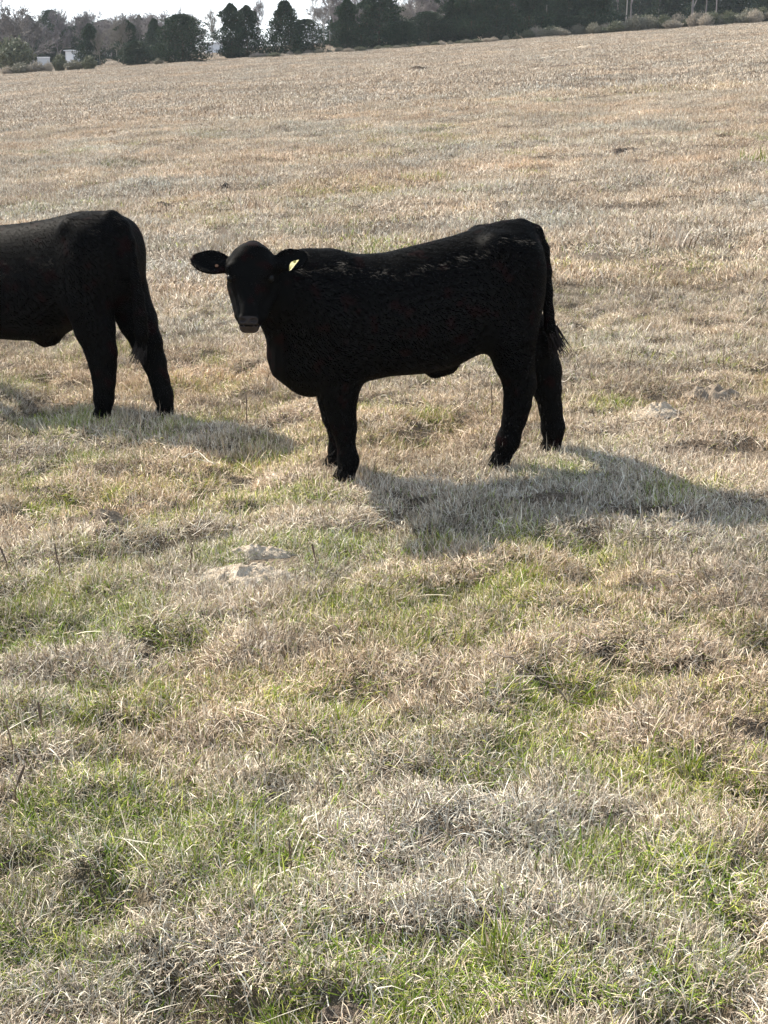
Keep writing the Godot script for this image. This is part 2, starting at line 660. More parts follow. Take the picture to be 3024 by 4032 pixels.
# the head on axes of its own: x across, y down from poll to muzzle, z out of the face
func head_field() -> Field:
	var h := Field.new(Vector3(-0.26, -0.10, -0.17), Vector3(0.26, 0.38, 0.13), 0.0052)
	# along y, half width, depth centre, half depth
	var st := [[-0.045, 0.02, -0.02, 0.02], [-0.03, 0.048, -0.015, 0.05], [0.0, 0.074, -0.012, 0.078], [0.05, 0.090, -0.015, 0.092], [0.10, 0.088, -0.022, 0.094], [0.15, 0.072, -0.026, 0.088], [0.20, 0.053, -0.026, 0.076], [0.25, 0.043, -0.022, 0.064], [0.29, 0.041, -0.016, 0.055], [0.32, 0.037, -0.014, 0.047], [0.34, 0.026, -0.016, 0.034], [0.35, 0.010, -0.018, 0.012]]
	for y in h.ny:
		var py := h.o.y + y * h.c
		if py < st[0][0] or py > st[-1][0]:
			continue
		var s := 0
		while s < st.size() - 2 and py > st[s + 1][0]:
			s += 1
		var t: float = (py - st[s][0]) / (st[s + 1][0] - st[s][0])
		t = lerpf(t, smoothstep(0.0, 1.0, t), 0.3)
		var w := lerpf(st[s][1], st[s + 1][1], t)
		var cz := lerpf(st[s][2], st[s + 1][2], t)
		var hz := lerpf(st[s][3], st[s + 1][3], t)
		for x in h.nx:
			var px := absf(h.o.x + x * h.c)
			if px > 0.15:
				continue
			for z in h.nz:
				var pz := h.o.z + z * h.c - cz
				var ww := w * (1.0 + 0.10 * clampf(-pz / hz, -1.0, 1.0))
				h.join((x * h.ny + y) * h.nz + z, (pow(pow(px / ww, 2.4) + pow(absf(pz) / hz, 2.4), 0.4167) - 1.0) * minf(w, hz), 0.01)
	for s in [-1.0, 1.0]:
		h.bone(Vector3(s * 0.062, 0.085, 0.036), 0.026, Vector3(s * 0.052, 0.115, 0.034), 0.018, 0.03)   # brow
		h.bone(Vector3(s * 0.050, 0.11, -0.085), 0.045, Vector3(s * 0.028, 0.26, -0.048), 0.030, 0.03)   # jaw
		h.bone(Vector3(s * 0.024, 0.31, 0.016), 0.015, Vector3(s * 0.027, 0.324, 0.004), 0.012, 0.012)  # nostril wing
		h.bone(Vector3(s * 0.060, 0.035, -0.02), 0.035, Vector3(s * 0.095, 0.042, -0.02), 0.026, 0.03)    # ear root
	h.bone(Vector3(0, -0.03, -0.01), 0.040, Vector3(0, 0.02, 0.03), 0.045, 0.05)                        # poll
	h.bone(Vector3(-0.014, 0.334, -0.022), 0.020, Vector3(0.014, 0.334, -0.022), 0.020, 0.012)          # lower lip
	# ears: dished leaves
	for side in [0, 1]:
		var base := Vector3(-0.082, 0.045, -0.020) if side == 0 else Vector3(0.085, 0.034, -0.022)
		var tip := Vector3(-0.224, 0.012, -0.016) if side == 0 else Vector3(0.194, -0.018, -0.030)
		var wide := 0.051 if side == 0 else 0.047
		var along := tip - base
		var len := along.length()
		var u := along / len
		var v := (Vector3(0, 1, 0) - u * u.y).normalized()
		var n := u.cross(v)
		for x in h.nx:
			var px := h.o.x + x * h.c
			if (px > -0.07) if side == 0 else (px < 0.07):
				continue
			for y in h.ny:
				for z in h.nz:
					var p := h.o + Vector3(x, y, z) * h.c - base
					var a := p.dot(u) / len
					if a < -0.2 or a > 1.2:
						continue
					var b := p.dot(v) - 0.006 * sin(a * 3.0)
					var w := wide * pow(maxf(sin(PI * pow(clampf(a, 0.0, 1.0), 0.85) * 0.92 + 0.14), 0.0), 0.65)
					if a > 1.0:
						w = -(a - 1.0) * len
					var d := absf(p.dot(n) - 7.0 * (b * b) * signf(n.z)) - 0.007
					var e := absf(b) - w
					var out := Vector2(maxf(d, 0.0), maxf(e, 0.0)).length() + minf(maxf(d, e), 0.0)
					h.join((x * h.ny + y) * h.nz + z, out - 0.003, 0.012)
	for s in [-1.0, 1.0]:
		for x in h.nx:
			for y in range(int(0.38 / h.c), h.ny):
				for z in range(int(0.12 / h.c), h.nz):
					var p := h.o + Vector3(x, y, z) * h.c
					var q := Vector3(s * 0.021, 0.320, 0.027)
					var d := ((p - q) / Vector3(0.013, 0.008, 0.012)).length() - 1.0
					if d < 3.0:
						h.cut((x * h.ny + y) * h.nz + z, d * 0.009, 0.006)
	for x in h.nx:                                                                # the line of the mouth
		for z in range(int(0.10 / h.c), h.nz):
			for y in range(int(0.42 / h.c), h.ny):
				var p := h.o + Vector3(x, y, z) * h.c
				if absf(p.x) < 0.05:
					var d := absf(p.y - 0.337 + p.x * p.x * 4.0 + (p.z - 0.01) * -0.25) - 0.0025
					if p.z > -0.02:
						h.cut((x * h.ny + y) * h.nz + z, maxf(d, -0.006), 0.004)
	return h


func coat_tone(p: Vector3) -> Color:
	var w := 0.5 + 0.5 * rough.get_noise_3dv(p * 9.0)
	return Color(0.0055, 0.0056, 0.0064).lerp(Color(0.0090, 0.0080, 0.0076), w)


func face_tone(p: Vector3) -> Color:
	if p.y > 0.304 and absf(p.x) < 0.034 and p.z > -0.030 and p.y - 0.304 > absf(p.x) * 0.25 - (p.z - 0.02) * 0.3:
		return Color(0.034, 0.030, 0.031) if p.y < 0.336 else Color(0.040, 0.033, 0.029)
	return coat_tone(p)


# fills the body's buffer, and adds the parts that the eye picks out
func finish_calf(root: Node3D, b: Buf, head: Transform3D, hooves: Array, tag_side: float, tail: PackedVector3Array, s: int) -> void:
	obj("body", mesh_of(b), M.fur, root)
	for k in [-1.0, 1.0]:
		var ball := SphereMesh.new()
		ball.radius = 0.0150
		ball.height = 0.030
		ball.radial_segments = 20
		ball.rings = 10
		var e := obj("eye", ball, M.eye, root)
		e.position = head * Vector3(k * 0.0700, 0.124, 0.024)
	for p in hooves:
		var h := obj("hoof", hoof_mesh(), M.hoof, root)
		h.position = p
	if tag_side != 0.0:
		var t := Buf.new()
		# a yellow flag, bent a little, on a round stud
		var rows := PackedVector3Array()
		var k := 6
		for q in k + 1:
			var a := float(q) / k
			var w := 0.0155 * (1.0 - 0.75 * a * a)
			var mid := Vector3(0.004 - 0.017 * a, 0.052 * a, 0.010 + 0.010 * sin(a * 2.2))
			rows.append(mid - Vector3(w, -0.004 * (1.0 - a), 0.003))
			rows.append(mid + Vector3(w, -0.004 * (1.0 - a), 0.003))
		var deep := Vector3(0, 0, -0.0016)
		var yellow := Color(1, 1, 1)
		for q in k:
			var p0 := rows[q * 2]
			var p1 := rows[q * 2 + 1]
			var p2 := rows[q * 2 + 2]
			var p3 := rows[q * 2 + 3]
			t.tri(p0, p2, p1, yellow); t.tri(p1, p2, p3, yellow)
			t.tri(p0 + deep, p1 + deep, p2 + deep, yellow); t.tri(p1 + deep, p3 + deep, p2 + deep, yellow)
			t.tri(p0, p0 + deep, p2, yellow); t.tri(p2, p0 + deep, p2 + deep, yellow)
			t.tri(p1, p3, p1 + deep, yellow); t.tri(p3, p3 + deep, p1 + deep, yellow)
		var flag := obj("ear_tag", mesh_of(t), M.tag, root)
		flag.transform = head * Transform3D(Basis.IDENTITY.scaled(Vector3(0.9, 0.95, 1.0)), Vector3(0.152, 0.030, -0.004))
		flag.set_meta("label", "yellow ear tag")
		var st := CylinderMesh.new()
		st.top_radius = 0.006
		st.bottom_radius = 0.007
		st.height = 0.008
		var sn := obj("stud", st, M.tag, flag)
		sn.position = Vector3(0.003, 0.008, 0.013)
		sn.rotation.x = PI / 2
		var st2 := obj("stud", st, mat(0.6, Color(0.16, 0.07, 0.03), false), root)
		st2.transform = head * Transform3D(Basis(Vector3.RIGHT, PI / 2), Vector3(-0.128, 0.050, -0.006))
	var r := RandomNumberGenerator.new()
	r.seed = s
	# the switch at the end of the tail: tapering locks that curl outwards
	var sw := Buf.new()
	for k in 130:
		var p := tail[0] + Vector3(r.randf_range(-1, 1), r.randf_range(-0.5, 1.5), r.randf_range(-1, 1)) * 0.017
		var pts := PackedVector3Array([p])
		var rad := PackedFloat32Array([0.0035])
		var dir := (tail[1] - tail[0]).normalized() + Vector3(r.randf_range(-1, 1), r.randf_range(-1, 1), r.randf_range(-1, 1)) * 0.25
		var bend := Vector3(r.randf_range(-0.4, 0.25), 0.12, r.randf_range(-0.5, 0.5))
		var l := (tail[1] - tail[0]).length() * r.randf_range(0.45, 1.15)
		for q in 6:
			p += dir.normalized() * l / 6.0
			dir += bend * 0.16 * q * r.randf_range(0.2, 1.0)
			pts.append(p)
			rad.append(0.0035 * (1.0 - (q + 1) / 6.5))
		sw.tube(pts, rad, 3, Color(0.009, 0.007, 0.006))
	obj("tail_switch", mesh_of(sw), M.hair, root)
	# the winter coat: hairs that lie back along the body
	var hairs := Buf.new()
	var back := head.affine_inverse()
	var faces := b.i.size() / 3
	for turn in int(faces * 1.5):
		var k := turn % faces
		var i0 := b.i[k * 3]
		var p := b.v[i0].lerp(b.v[b.i[k * 3 + 1]], r.randf()).lerp(b.v[b.i[k * 3 + 2]], r.randf() * 0.6)
		var hl := back * p
		if hl.y > 0.24 and hl.y < 0.4 and absf(hl.x) < 0.09:
			continue
		var n := b.n[i0]
		var ear := absf(hl.x) > 0.11 and hl.y < 0.12 and hl.y > -0.09 and absf(hl.z) < 0.08
		if ear and r.randf() < 0.6:
			continue
		var flow := Vector3(0.9, -0.55, 0.0)
		if p.y < 0.40:
			flow = Vector3(0.1, -1.0, 0.0)
		var long := 1.0 if p.y > 0.4 else 0.8
		if hl.y > -0.08 and hl.y < 0.4 and absf(hl.x) < 0.13 and absf(hl.z) < 0.14:
			flow = head.basis * Vector3(signf(hl.x) * 0.25, 1.0, 0.2)
			long = 0.45
		if ear:
			long = 0.6
			flow = head.basis * Vector3(signf(hl.x), 0, 0)
		flow += Vector3(rough.get_noise_3dv(p * 3.0), rough.get_noise_3dv(p * 3.0 + Vector3(9, 0, 0)), rough.get_noise_3dv(p * 3.0 + Vector3(0, 9, 0))) * 0.55
		flow += Vector3(r.randf_range(-1, 1), r.randf_range(-1, 1), r.randf_range(-1, 1)) * 0.22
		flow = flow - n * flow.dot(n)
		if flow.length() < 0.05:
			flow = n.cross(Vector3(0.3, 0.2, 0.9))
		flow = flow.normalized()
		var side := flow.cross(n).normalized() * r.randf_range(0.0004, 0.00075)
		var l := r.randf_range(0.012, 0.024) * long
		var lift := r.randf_range(0.08, 0.34)
		var w := r.randf()
		var col := Color(0.0050, 0.0052, 0.0062).lerp(Color(0.026, 0.020, 0.016), w * w)
		if p.y > 0.78 and n.y > 0.3 and not ear and long > 0.9:
			l *= 1.0 + 0.25 * n.y
		var p0 := p - n * 0.002
		var p1 := p0 + (flow + n * lift).normalized() * l * 0.55
		var p2 := p1 + (flow + n * (lift * 0.4)).normalized() * l * 0.45
		var q := hairs.v.size()
		var sway := Vector3(rough.get_noise_3dv(p * 16.0), rough.get_noise_3dv(p * 16.0 + Vector3(40, 0, 0)), rough.get_noise_3dv(p * 16.0 + Vector3(0, 40, 0)))
		var hn := (n + sway * 0.28 + flow * r.randf_range(-0.25, 0.1)).normalized()
		hairs.v.append(p0 - side); hairs.v.append(p0 + side); hairs.v.append(p1 - side * 0.8); hairs.v.append(p1 + side * 0.8); hairs.v.append(p2)
		for t in 5:
			hairs.n.append(hn)
			hairs.c.append(col)
		hairs.i.append(q); hairs.i.append(q + 1); hairs.i.append(q + 2)
		hairs.i.append(q + 1); hairs.i.append(q + 3); hairs.i.append(q + 2)
		hairs.i.append(q + 2); hairs.i.append(q + 3); hairs.i.append(q + 4)
	var coat := obj("coat", mesh_of(hairs), M.hair, root)
	coat.set_meta("kind", "stuff")


func hoof_mesh() -> ArrayMesh:
	var b := Buf.new()
	var dark := Color(1, 1, 1)
	for s in [-1.0, 1.0]:
		# each claw: a half oval that widens to the ground and runs forward to a toe
		var ring: Array[PackedVector3Array] = []
		for q in 3:
			var h := [0.0, 0.03, 0.055][q] as float
			var g := [1.0, 0.88, 0.72][q] as float
			var row := PackedVector3Array()
			for k in 10:
				var a := TAU * k / 10.0
				var px := cos(a) * 0.042 * g - (0.014 * (1.0 - h / 0.055))
				row.append(Vector3(px, h, s * 0.019 + sin(a) * 0.0185 * g))
			ring.append(row)
		for q in 2:
			for k in 10:
				var a0 := ring[q][k]
				var a1 := ring[q][(k + 1) % 10]
				var c0 := ring[q + 1][k]
				var c1 := ring[q + 1][(k + 1) % 10]
				b.tri(a0, a1, c0, dark)
				b.tri(a1, c1, c0, dark)
		for k in range(1, 9):
			b.tri(ring[2][0], ring[2][k], ring[2][k + 1], dark)
	return mesh_of(b)


func build_calves() -> void:
	var head := head_field()
	# the calf that looks at the camera
	var root := thing("calf", "black calf standing side-on with yellow ear tag, looking at the camera", "calf", Vector3(0.2, 0.065, -5.627), deg_to_rad(14))
	var f := Field.new(Vector3(-0.82, -0.02, -0.30), Vector3(0.60, 1.02, 0.34), 0.0115)
	f.barrel([[-0.64, 0.70, 0.42, 0.06], [-0.61, 0.76, 0.385, 0.115], [-0.57, 0.808, 0.345, 0.14], [-0.50, 0.843, 0.318, 0.16], [-0.42, 0.846, 0.328, 0.18], [-0.33, 0.834, 0.352, 0.195], [-0.20, 0.836, 0.376, 0.208], [-0.06, 0.864, 0.378, 0.212], [0.07, 0.892, 0.405, 0.205], [0.18, 0.924, 0.455, 0.19], [0.26, 0.944, 0.50, 0.18], [0.33, 0.947, 0.53, 0.16], [0.375, 0.925, 0.54, 0.13], [0.405, 0.86, 0.58, 0.09], [0.418, 0.80, 0.66, 0.035], [0.425, 0.75, 0.71, 0.01]])
	f.bone(Vector3(-0.46, 0.66, 0), 0.185, Vector3(-0.665, 0.735, 0.085), 0.103, 0.07)      # neck
	f.bone(Vector3(-0.52, 0.785, 0), 0.05, Vector3(-0.68, 0.77, 0.08), 0.062, 0.06)
	f.bone(Vector3(-0.50, 0.40, 0), 0.075, Vector3(-0.59, 0.46, 0.0), 0.055, 0.05)           # brisket
	f.bone(Vector3(-0.565, 0.47, 0), 0.070, Vector3(-0.610, 0.66, 0.05), 0.085, 0.06)         # dewlap
	for s in [-1.0, 1.0]:
		f.bone(Vector3(-0.43, 0.62, s * 0.105), 0.115, Vector3(-0.385, 0.45, s * 0.105), 0.082, 0.06)   # shoulder
		f.bone(Vector3(0.27, 0.76, s * 0.085), 0.125, Vector3(0.255, 0.54, s * 0.105), 0.105, 0.05)     # thigh
		f.bone(Vector3(0.20, 0.865, s * 0.12), 0.045, Vector3(0.30, 0.83, s * 0.10), 0.05, 0.06)        # hip bone
	# near fore leg, then the far one
	chain(f, [Vector3(-0.390, 0.46, 0.10), Vector3(-0.396, 0.36, 0.10), Vector3(-0.399, 0.30, 0.10), Vector3(-0.393, 0.245, 0.10), Vector3(-0.384, 0.195, 0.10), Vector3(-0.378, 0.13, 0.10), Vector3(-0.371, 0.075, 0.10), Vector3(-0.376, 0.02, 0.10)], [0.080, 0.064, 0.055, 0.047, 0.041, 0.029, 0.037, 0.033])
	chain(f, [Vector3(-0.385, 0.46, -0.10), Vector3(-0.392, 0.36, -0.10), Vector3(-0.394, 0.30, -0.09), Vector3(-0.388, 0.245, -0.09), Vector3(-0.382, 0.195, -0.09), Vector3(-0.371, 0.13, -0.09), Vector3(-0.366, 0.065, -0.09), Vector3(-0.374, 0.015, -0.09)], [0.078, 0.062, 0.054, 0.046, 0.041, 0.029, 0.036, 0.033])
	# near hind leg, then the far one
	chain(f, [Vector3(0.262, 0.54, 0.105), Vector3(0.277, 0.43, 0.105), Vector3(0.302, 0.335, 0.098), Vector3(0.302, 0.255, 0.092), Vector3(0.293, 0.19, 0.085), Vector3(0.271, 0.105, 0.08), Vector3(0.252, 0.042, 0.075)], [0.098, 0.074, 0.056, 0.049, 0.042, 0.042, 0.036])
	f.bone(Vector3(0.325, 0.40, 0.10), 0.026, Vector3(0.345, 0.325, 0.10), 0.027, 0.03)
	chain(f, [Vector3(0.35, 0.56, -0.10), Vector3(0.425, 0.43, -0.10), Vector3(0.476, 0.335, -0.10), Vector3(0.492, 0.26, -0.10), Vector3(0.510, 0.18, -0.10), Vector3(0.523, 0.10, -0.10), Vector3(0.526, 0.04, -0.10)], [0.105, 0.082, 0.062, 0.053, 0.042, 0.044, 0.037])
	f.bone(Vector3(0.495, 0.41, -0.10), 0.026, Vector3(0.515, 0.325, -0.10), 0.028, 0.03)
	# navel fold
	f.bone(Vector3(0.045, 0.402, 0), 0.040, Vector3(-0.005, 0.380, 0), 0.030, 0.04)
	f.bone(Vector3(0.33, 0.85, 0), 0.05, Vector3(0.375, 0.70, 0), 0.035, 0.03)
	# tail
	chain(f, [Vector3(0.33, 0.915, 0), Vector3(0.380, 0.890, 0), Vector3(0.413, 0.83, 0), Vector3(0.430, 0.75, 0.005), Vector3(0.440, 0.67, 0.01), Vector3(0.447, 0.59, 0.01), Vector3(0.455, 0.53, 0.01)], [0.034, 0.036, 0.030, 0.024, 0.020, 0.020, 0.023], 0.014)
	f.bone(Vector3(0.455, 0.53, 0.01), 0.021, Vector3(0.472, 0.465, 0.01), 0.010, 0.012)
	var b := Buf.new()
	f.nets(b, Transform3D.IDENTITY, coat_tone)
	var across := Vector3(0.955, 0.0, 0.28).normalized()
	var down := Vector3(-0.05, -0.255, 0.17)
	down = (down - across * down.dot(across)).normalized()
	var place := Transform3D(Basis(across * 0.98, down * 0.82, across.cross(down) * 0.88), Vector3(-0.725, 0.868, 0.160))
	# x across, y down, z out of the face is left-handed here: keep z towards the camera
	if place.basis.z.z < 0:
		place.basis.z = -place.basis.z
	var hb := Buf.new()
	head.nets(hb, place, face_tone)
	append_buf(b, hb, place.basis.determinant() < 0)
	finish_calf(root, b, place, [Vector3(-0.381, -0.012, 0.10), Vector3(-0.379, -0.014, -0.09), Vector3(0.249, 0.004, 0.075), Vector3(0.524, 0.0, -0.10)], 1.0, PackedVector3Array([Vector3(0.462, 0.515, 0.01), Vector3(0.507, 0.400, 0.01)]), 5)

	# the calf that walks out of the picture
	var root2 := thing("calf", "black calf at the left edge turned away, its hanging tail towards the camera", "calf", Vector3(-1.448, 0.024, -6.793), deg_to_rad(-33))
	var g := Field.new(Vector3(-1.06, -0.02, -0.32), Vector3(0.58, 1.02, 0.32), 0.0125)
	g.barrel([[-0.775, 0.68, 0.42, 0.06], [-0.75, 0.71, 0.38, 0.11], [-0.71, 0.74, 0.335, 0.135], [-0.64, 0.775, 0.29, 0.162], [-0.55, 0.795, 0.272, 0.182], [-0.464, 0.806, 0.275, 0.197], [-0.40, 0.814, 0.281, 0.206], [-0.30, 0.827, 0.287, 0.213], [-0.218, 0.839, 0.294, 0.213], [-0.163, 0.849, 0.298, 0.210], [-0.10, 0.859, 0.312, 0.208], [-0.03, 0.874, 0.347, 0.202], [0.033, 0.889, 0.382, 0.20], [0.102, 0.906, 0.42, 0.195], [0.19, 0.915, 0.46, 0.185], [0.257, 0.916, 0.50, 0.175], [0.315, 0.909, 0.52, 0.155], [0.36, 0.880, 0.55, 0.125], [0.39, 0.825, 0.58, 0.09], [0.405, 0.77, 0.65, 0.045], [0.415, 0.72, 0.69, 0.012]])
	g.bone(Vector3(-0.60, 0.60, 0), 0.175, Vector3(-0.86, 0.75, 0), 0.112, 0.07)
	g.bone(Vector3(-0.64, 0.36, 0), 0.075, Vector3(-0.72, 0.42, 0.0), 0.055, 0.05)
	for s in [-1.0, 1.0]:
		g.bone(Vector3(-0.64, 0.56, s * 0.105), 0.115, Vector3(-0.685, 0.40, s * 0.105), 0.080, 0.06)
		g.bone(Vector3(0.245, 0.73, s * 0.085), 0.125, Vector3(0.235, 0.52, s * 0.105), 0.105, 0.05)
		g.bone(Vector3(0.17, 0.845, s * 0.12), 0.045, Vector3(0.28, 0.81, s * 0.10), 0.05, 0.06)
		chain(g, [Vector3(-0.69, 0.42, s * 0.10), Vector3(-0.705 - s * 0.01, 0.30, s * 0.10), Vector3(-0.71 - s * 0.02, 0.21, s * 0.10), Vector3(-0.71 - s * 0.025, 0.12, s * 0.10), Vector3(-0.718 - s * 0.03, 0.02, s * 0.10)], [0.078, 0.056, 0.043, 0.034, 0.036])
	chain(g, [Vector3(0.24, 0.52, 0.105), Vector3(0.262, 0.41, 0.105), Vector3(0.284, 0.315, 0.10), Vector3(0.294, 0.245, 0.10), Vector3(0.295, 0.175, 0.10), Vector3(0.287, 0.10, 0.10), Vector3(0.280, 0.035, 0.10)], [0.100, 0.086, 0.066, 0.056, 0.047, 0.042, 0.037])
	g.bone(Vector3(0.315, 0.39, 0.10), 0.028, Vector3(0.342, 0.305, 0.10), 0.030, 0.03)
	chain(g, [Vector3(0.27, 0.54, -0.105), Vector3(0.328, 0.42, -0.105), Vector3(0.378, 0.325, -0.10), Vector3(0.418, 0.245, -0.10), Vector3(0.445, 0.165, -0.10), Vector3(0.464, 0.097, -0.10), Vector3(0.477, 0.04, -0.10)], [0.100, 0.084, 0.064, 0.051, 0.041, 0.041, 0.037])
	g.bone(Vector3(0.40, 0.41, -0.10), 0.028, Vector3(0.435, 0.335, -0.10), 0.029, 0.03)
	g.bone(Vector3(-0.12, 0.315, 0), 0.035, Vector3(-0.165, 0.292, 0), 0.024, 0.05)
	g.bone(Vector3(0.31, 0.82, 0), 0.06, Vector3(0.375, 0.66, 0), 0.045, 0.03)
	chain(g, [Vector3(0.30, 0.885, 0), Vector3(0.348, 0.85, 0), Vector3(0.383, 0.79, 0), Vector3(0.408, 0.715, 0.006), Vector3(0.430, 0.635, 0.012), Vector3(0.446, 0.555, 0.016), Vector3(0.454, 0.475, 0.018), Vector3(0.458, 0.395, 0.018), Vector3(0.454, 0.335, 0.014)], [0.040, 0.040, 0.034, 0.026, 0.022, 0.024, 0.028, 0.029, 0.022], 0.018)
	var b2 := Buf.new()
	g.nets(b2, Transform3D.IDENTITY, coat_tone)
	var place2 := Transform3D(Basis(Vector3(0, 0, 1), Vector3(-0.72, -0.69, 0), Vector3(-0.69, 0.72, 0)), Vector3(-0.94, 0.85, 0.0))
	var hb2 := Buf.new()
	head.nets(hb2, place2, face_tone)
	append_buf(b2, hb2, place2.basis.determinant() < 0)
	finish_calf(root2, b2, place2, [Vector3(-0.75, -0.01, 0.10), Vector3(-0.69, -0.01, -0.10), Vector3(0.277, -0.005, 0.10), Vector3(0.475, -0.005, -0.10)], 0.0, PackedVector3Array([Vector3(0.454, 0.35, 0.014), Vector3(0.425, 0.245, 0.03)]), 6)


func append_buf(b: Buf, o: Buf, mirrored: bool) -> void:
	var k := b.v.size()
	b.v.append_array(o.v)
	b.n.append_array(o.n)
	b.c.append_array(o.c)
	for t in range(0, o.i.size(), 3):
		b.i.append(k + o.i[t])
		b.i.append(k + o.i[t + (2 if mirrored else 1)])
		b.i.append(k + o.i[t + (1 if mirrored else 2)])


func chain(f: Field, pts: Array, rad: Array, k := 0.03) -> void:
	for q in pts.size() - 1:
		f.bone(pts[q], rad[q], pts[q + 1], rad[q + 1], k)


# ---------------------------------------------------------------- soil, stones, dung

func mark_spots() -> void:
	for p in [Vector2(-0.381, 0.10), Vector2(-0.379, -0.09), Vector2(0.249, 0.075), Vector2(0.524, -0.10)]:
		var w := Basis(Vector3.UP, deg_to_rad(14)) * Vector3(p.x, 0, p.y) + Vector3(0.2, 0.069, -5.627)
		stands.append(Vector3(w.x, w.z, w.y))
	for p in [Vector2(-0.43, -4.43), Vector2(-0.42, -4.66), Vector2(0.58, -5.15), Vector2(0.95, -5.68), Vector2(1.2, -5.5), Vector2(0.85, -5.35)]:
		stands.append(Vector3(p.x, p.y, macro(p.x, p.y) + 0.012))
	for p in [Vector2(-0.75, 0.10), Vector2(-0.69, -0.10), Vector2(0.277, 0.10), Vector2(0.475, -0.10)]:
		var w := Basis(Vector3.UP, deg_to_rad(-33)) * Vector3(p.x, 0, p.y) + Vector3(-1.448, 0.030, -6.793)
		stands.append(Vector3(w.x, w.z, w.y))
	bare_spots = [Vector3(-0.43, -4.45, 0.20), Vector3(-0.40, -4.62, 0.13), Vector3(1.20, -6.28, 0.16), Vector3(1.47, -6.68, 0.20), Vector3(1.25, -5.77, 0.20), Vector3(1.38, -5.72, 0.15), Vector3(0.58, -5.15, 0.11), Vector3(-1.01, -5.10, 0.11), Vector3(-0.95, -4.90, 0.07), Vector3(-0.66, -3.90, 0.07), Vector3(-0.80, -3.95, 0.05), Vector3(-0.06, -2.21, 0.07)]
	green_spots = [Vector3(0.70, -3.08, 0.16), Vector3(0.22, -2.35, 0.20), Vector3(0.02, -2.23, 0.14), Vector3(-0.18, -2.24, 0.16), Vector3(4.3, -17.2, 1.0), Vector3(-0.60, -2.98, 0.45), Vector3(-0.10, -3.31, 0.25), Vector3(-0.35, -2.75, 0.4), Vector3(1.0, -6.55, 0.5), Vector3(-0.25, -5.95, 0.22), Vector3(-0.05, -7.4, 0.5), Vector3(1.0, -7.6, 0.5), Vector3(0.5, -4.6, 0.4), Vector3(-1.2, -4.3, 0.4), Vector3(0.2, -4.3, 0.4), Vector3(0.6, -3.9, 0.3), Vector3(0.6, -2.6, 0.35), Vector3(-0.2, -11.2, 0.9)]


func lump_mesh(s: int, rx: float, rz: float, high: float, col: Color, col2: Color, jag: float, at: Vector3) -> ArrayMesh:
	# a heap whose rim follows the ground under it
	var rings := 22
	var segs := 56
	var v := PackedVector3Array()
	var c := PackedColorArray()
	for q in rings + 1:
		var a := float(q) / rings
		for k in segs:
			var an := TAU * k / segs
			var edge := 1.0 + 0.32 * rough.get_noise_2d(cos(an) * 1.4 + s * 5.0, sin(an) * 1.4)
			var x := cos(an) * rx * a * edge
			var z := sin(an) * rz * a * edge
			var n1 := rough.get_noise_2d((x + s) * 16.0, z * 16.0)
			var n2 := rough.get_noise_2d((x + s) * 45.0, z * 45.0)
			var n3 := rough.get_noise_2d((x + s) * 110.0, z * 110.0)
			var y := high * (1.0 - a * a) * (1.0 + 0.6 * n1) + jag * (n1 * 0.5 + n2 * 0.35 + n3 * 0.15) * (1.0 - a * 0.5) - 0.016 * a * a + 0.004
			v.append(Vector3(x, y + ground_y(at.x + x, at.z + z) - at.y, z))
			c.append(col.lerp(col2, clampf(0.5 + n2 * 0.9, 0.0, 1.0)))
	var idx := PackedInt32Array()
	for q in rings:
		for k in segs:
			var a := q * segs + k
			var b := q * segs + (k + 1) % segs
			idx.append(a); idx.append(b); idx.append(a + segs)
			idx.append(b); idx.append(b + segs); idx.append(a + segs)
	return faceted(v, c, idx)


func faceted(v: PackedVector3Array, c: PackedColorArray, idx: PackedInt32Array) -> ArrayMesh:
	var n := PackedVector3Array()
	n.resize(v.size())
	n.fill(Vector3.ZERO)
	for t in range(0, idx.size(), 3):
		var f := (v[idx[t + 2]] - v[idx[t]]).cross(v[idx[t + 1]] - v[idx[t]])
		for k in 3:
			n[idx[t + k]] += f
	for k in n.size():
		n[k] = n[k].normalized() if n[k].length() > 1e-12 else Vector3.UP
	return raw_mesh(v, n, c, idx)


func clod_mesh(s: int, size: Vector3, col: Color, col2: Color) -> ArrayMesh:
	var v := PackedVector3Array()
	var c := PackedColorArray()
	var rings := 9
	var segs := 14
	for q in rings + 1:
		var th := PI * q / rings
		for k in segs:
			var ph := TAU * k / segs
			var d := Vector3(sin(th) * cos(ph), cos(th), sin(th) * sin(ph))
			var n1 := rough.get_noise_3dv(d * 1.1 + Vector3(s * 3.0, 0, 0))
			var n2 := rough.get_noise_3dv(d * 3.4 + Vector3(s * 3.0, 7, 0))
			v.append(d * size * (1.0 + 0.5 * n1 + 0.35 * n2))
			c.append(col.lerp(col2, clampf(0.5 + n2, 0.0, 1.0)))
	var idx := PackedInt32Array()
	for q in rings:
		for k in segs:
			var a := q * segs + k
			var b := q * segs + (k + 1) % segs
			idx.append(a); idx.append(b); idx.append(a + segs)
			idx.append(b); idx.append(b + segs); idx.append(a + segs)
	return faceted(v, c, idx)


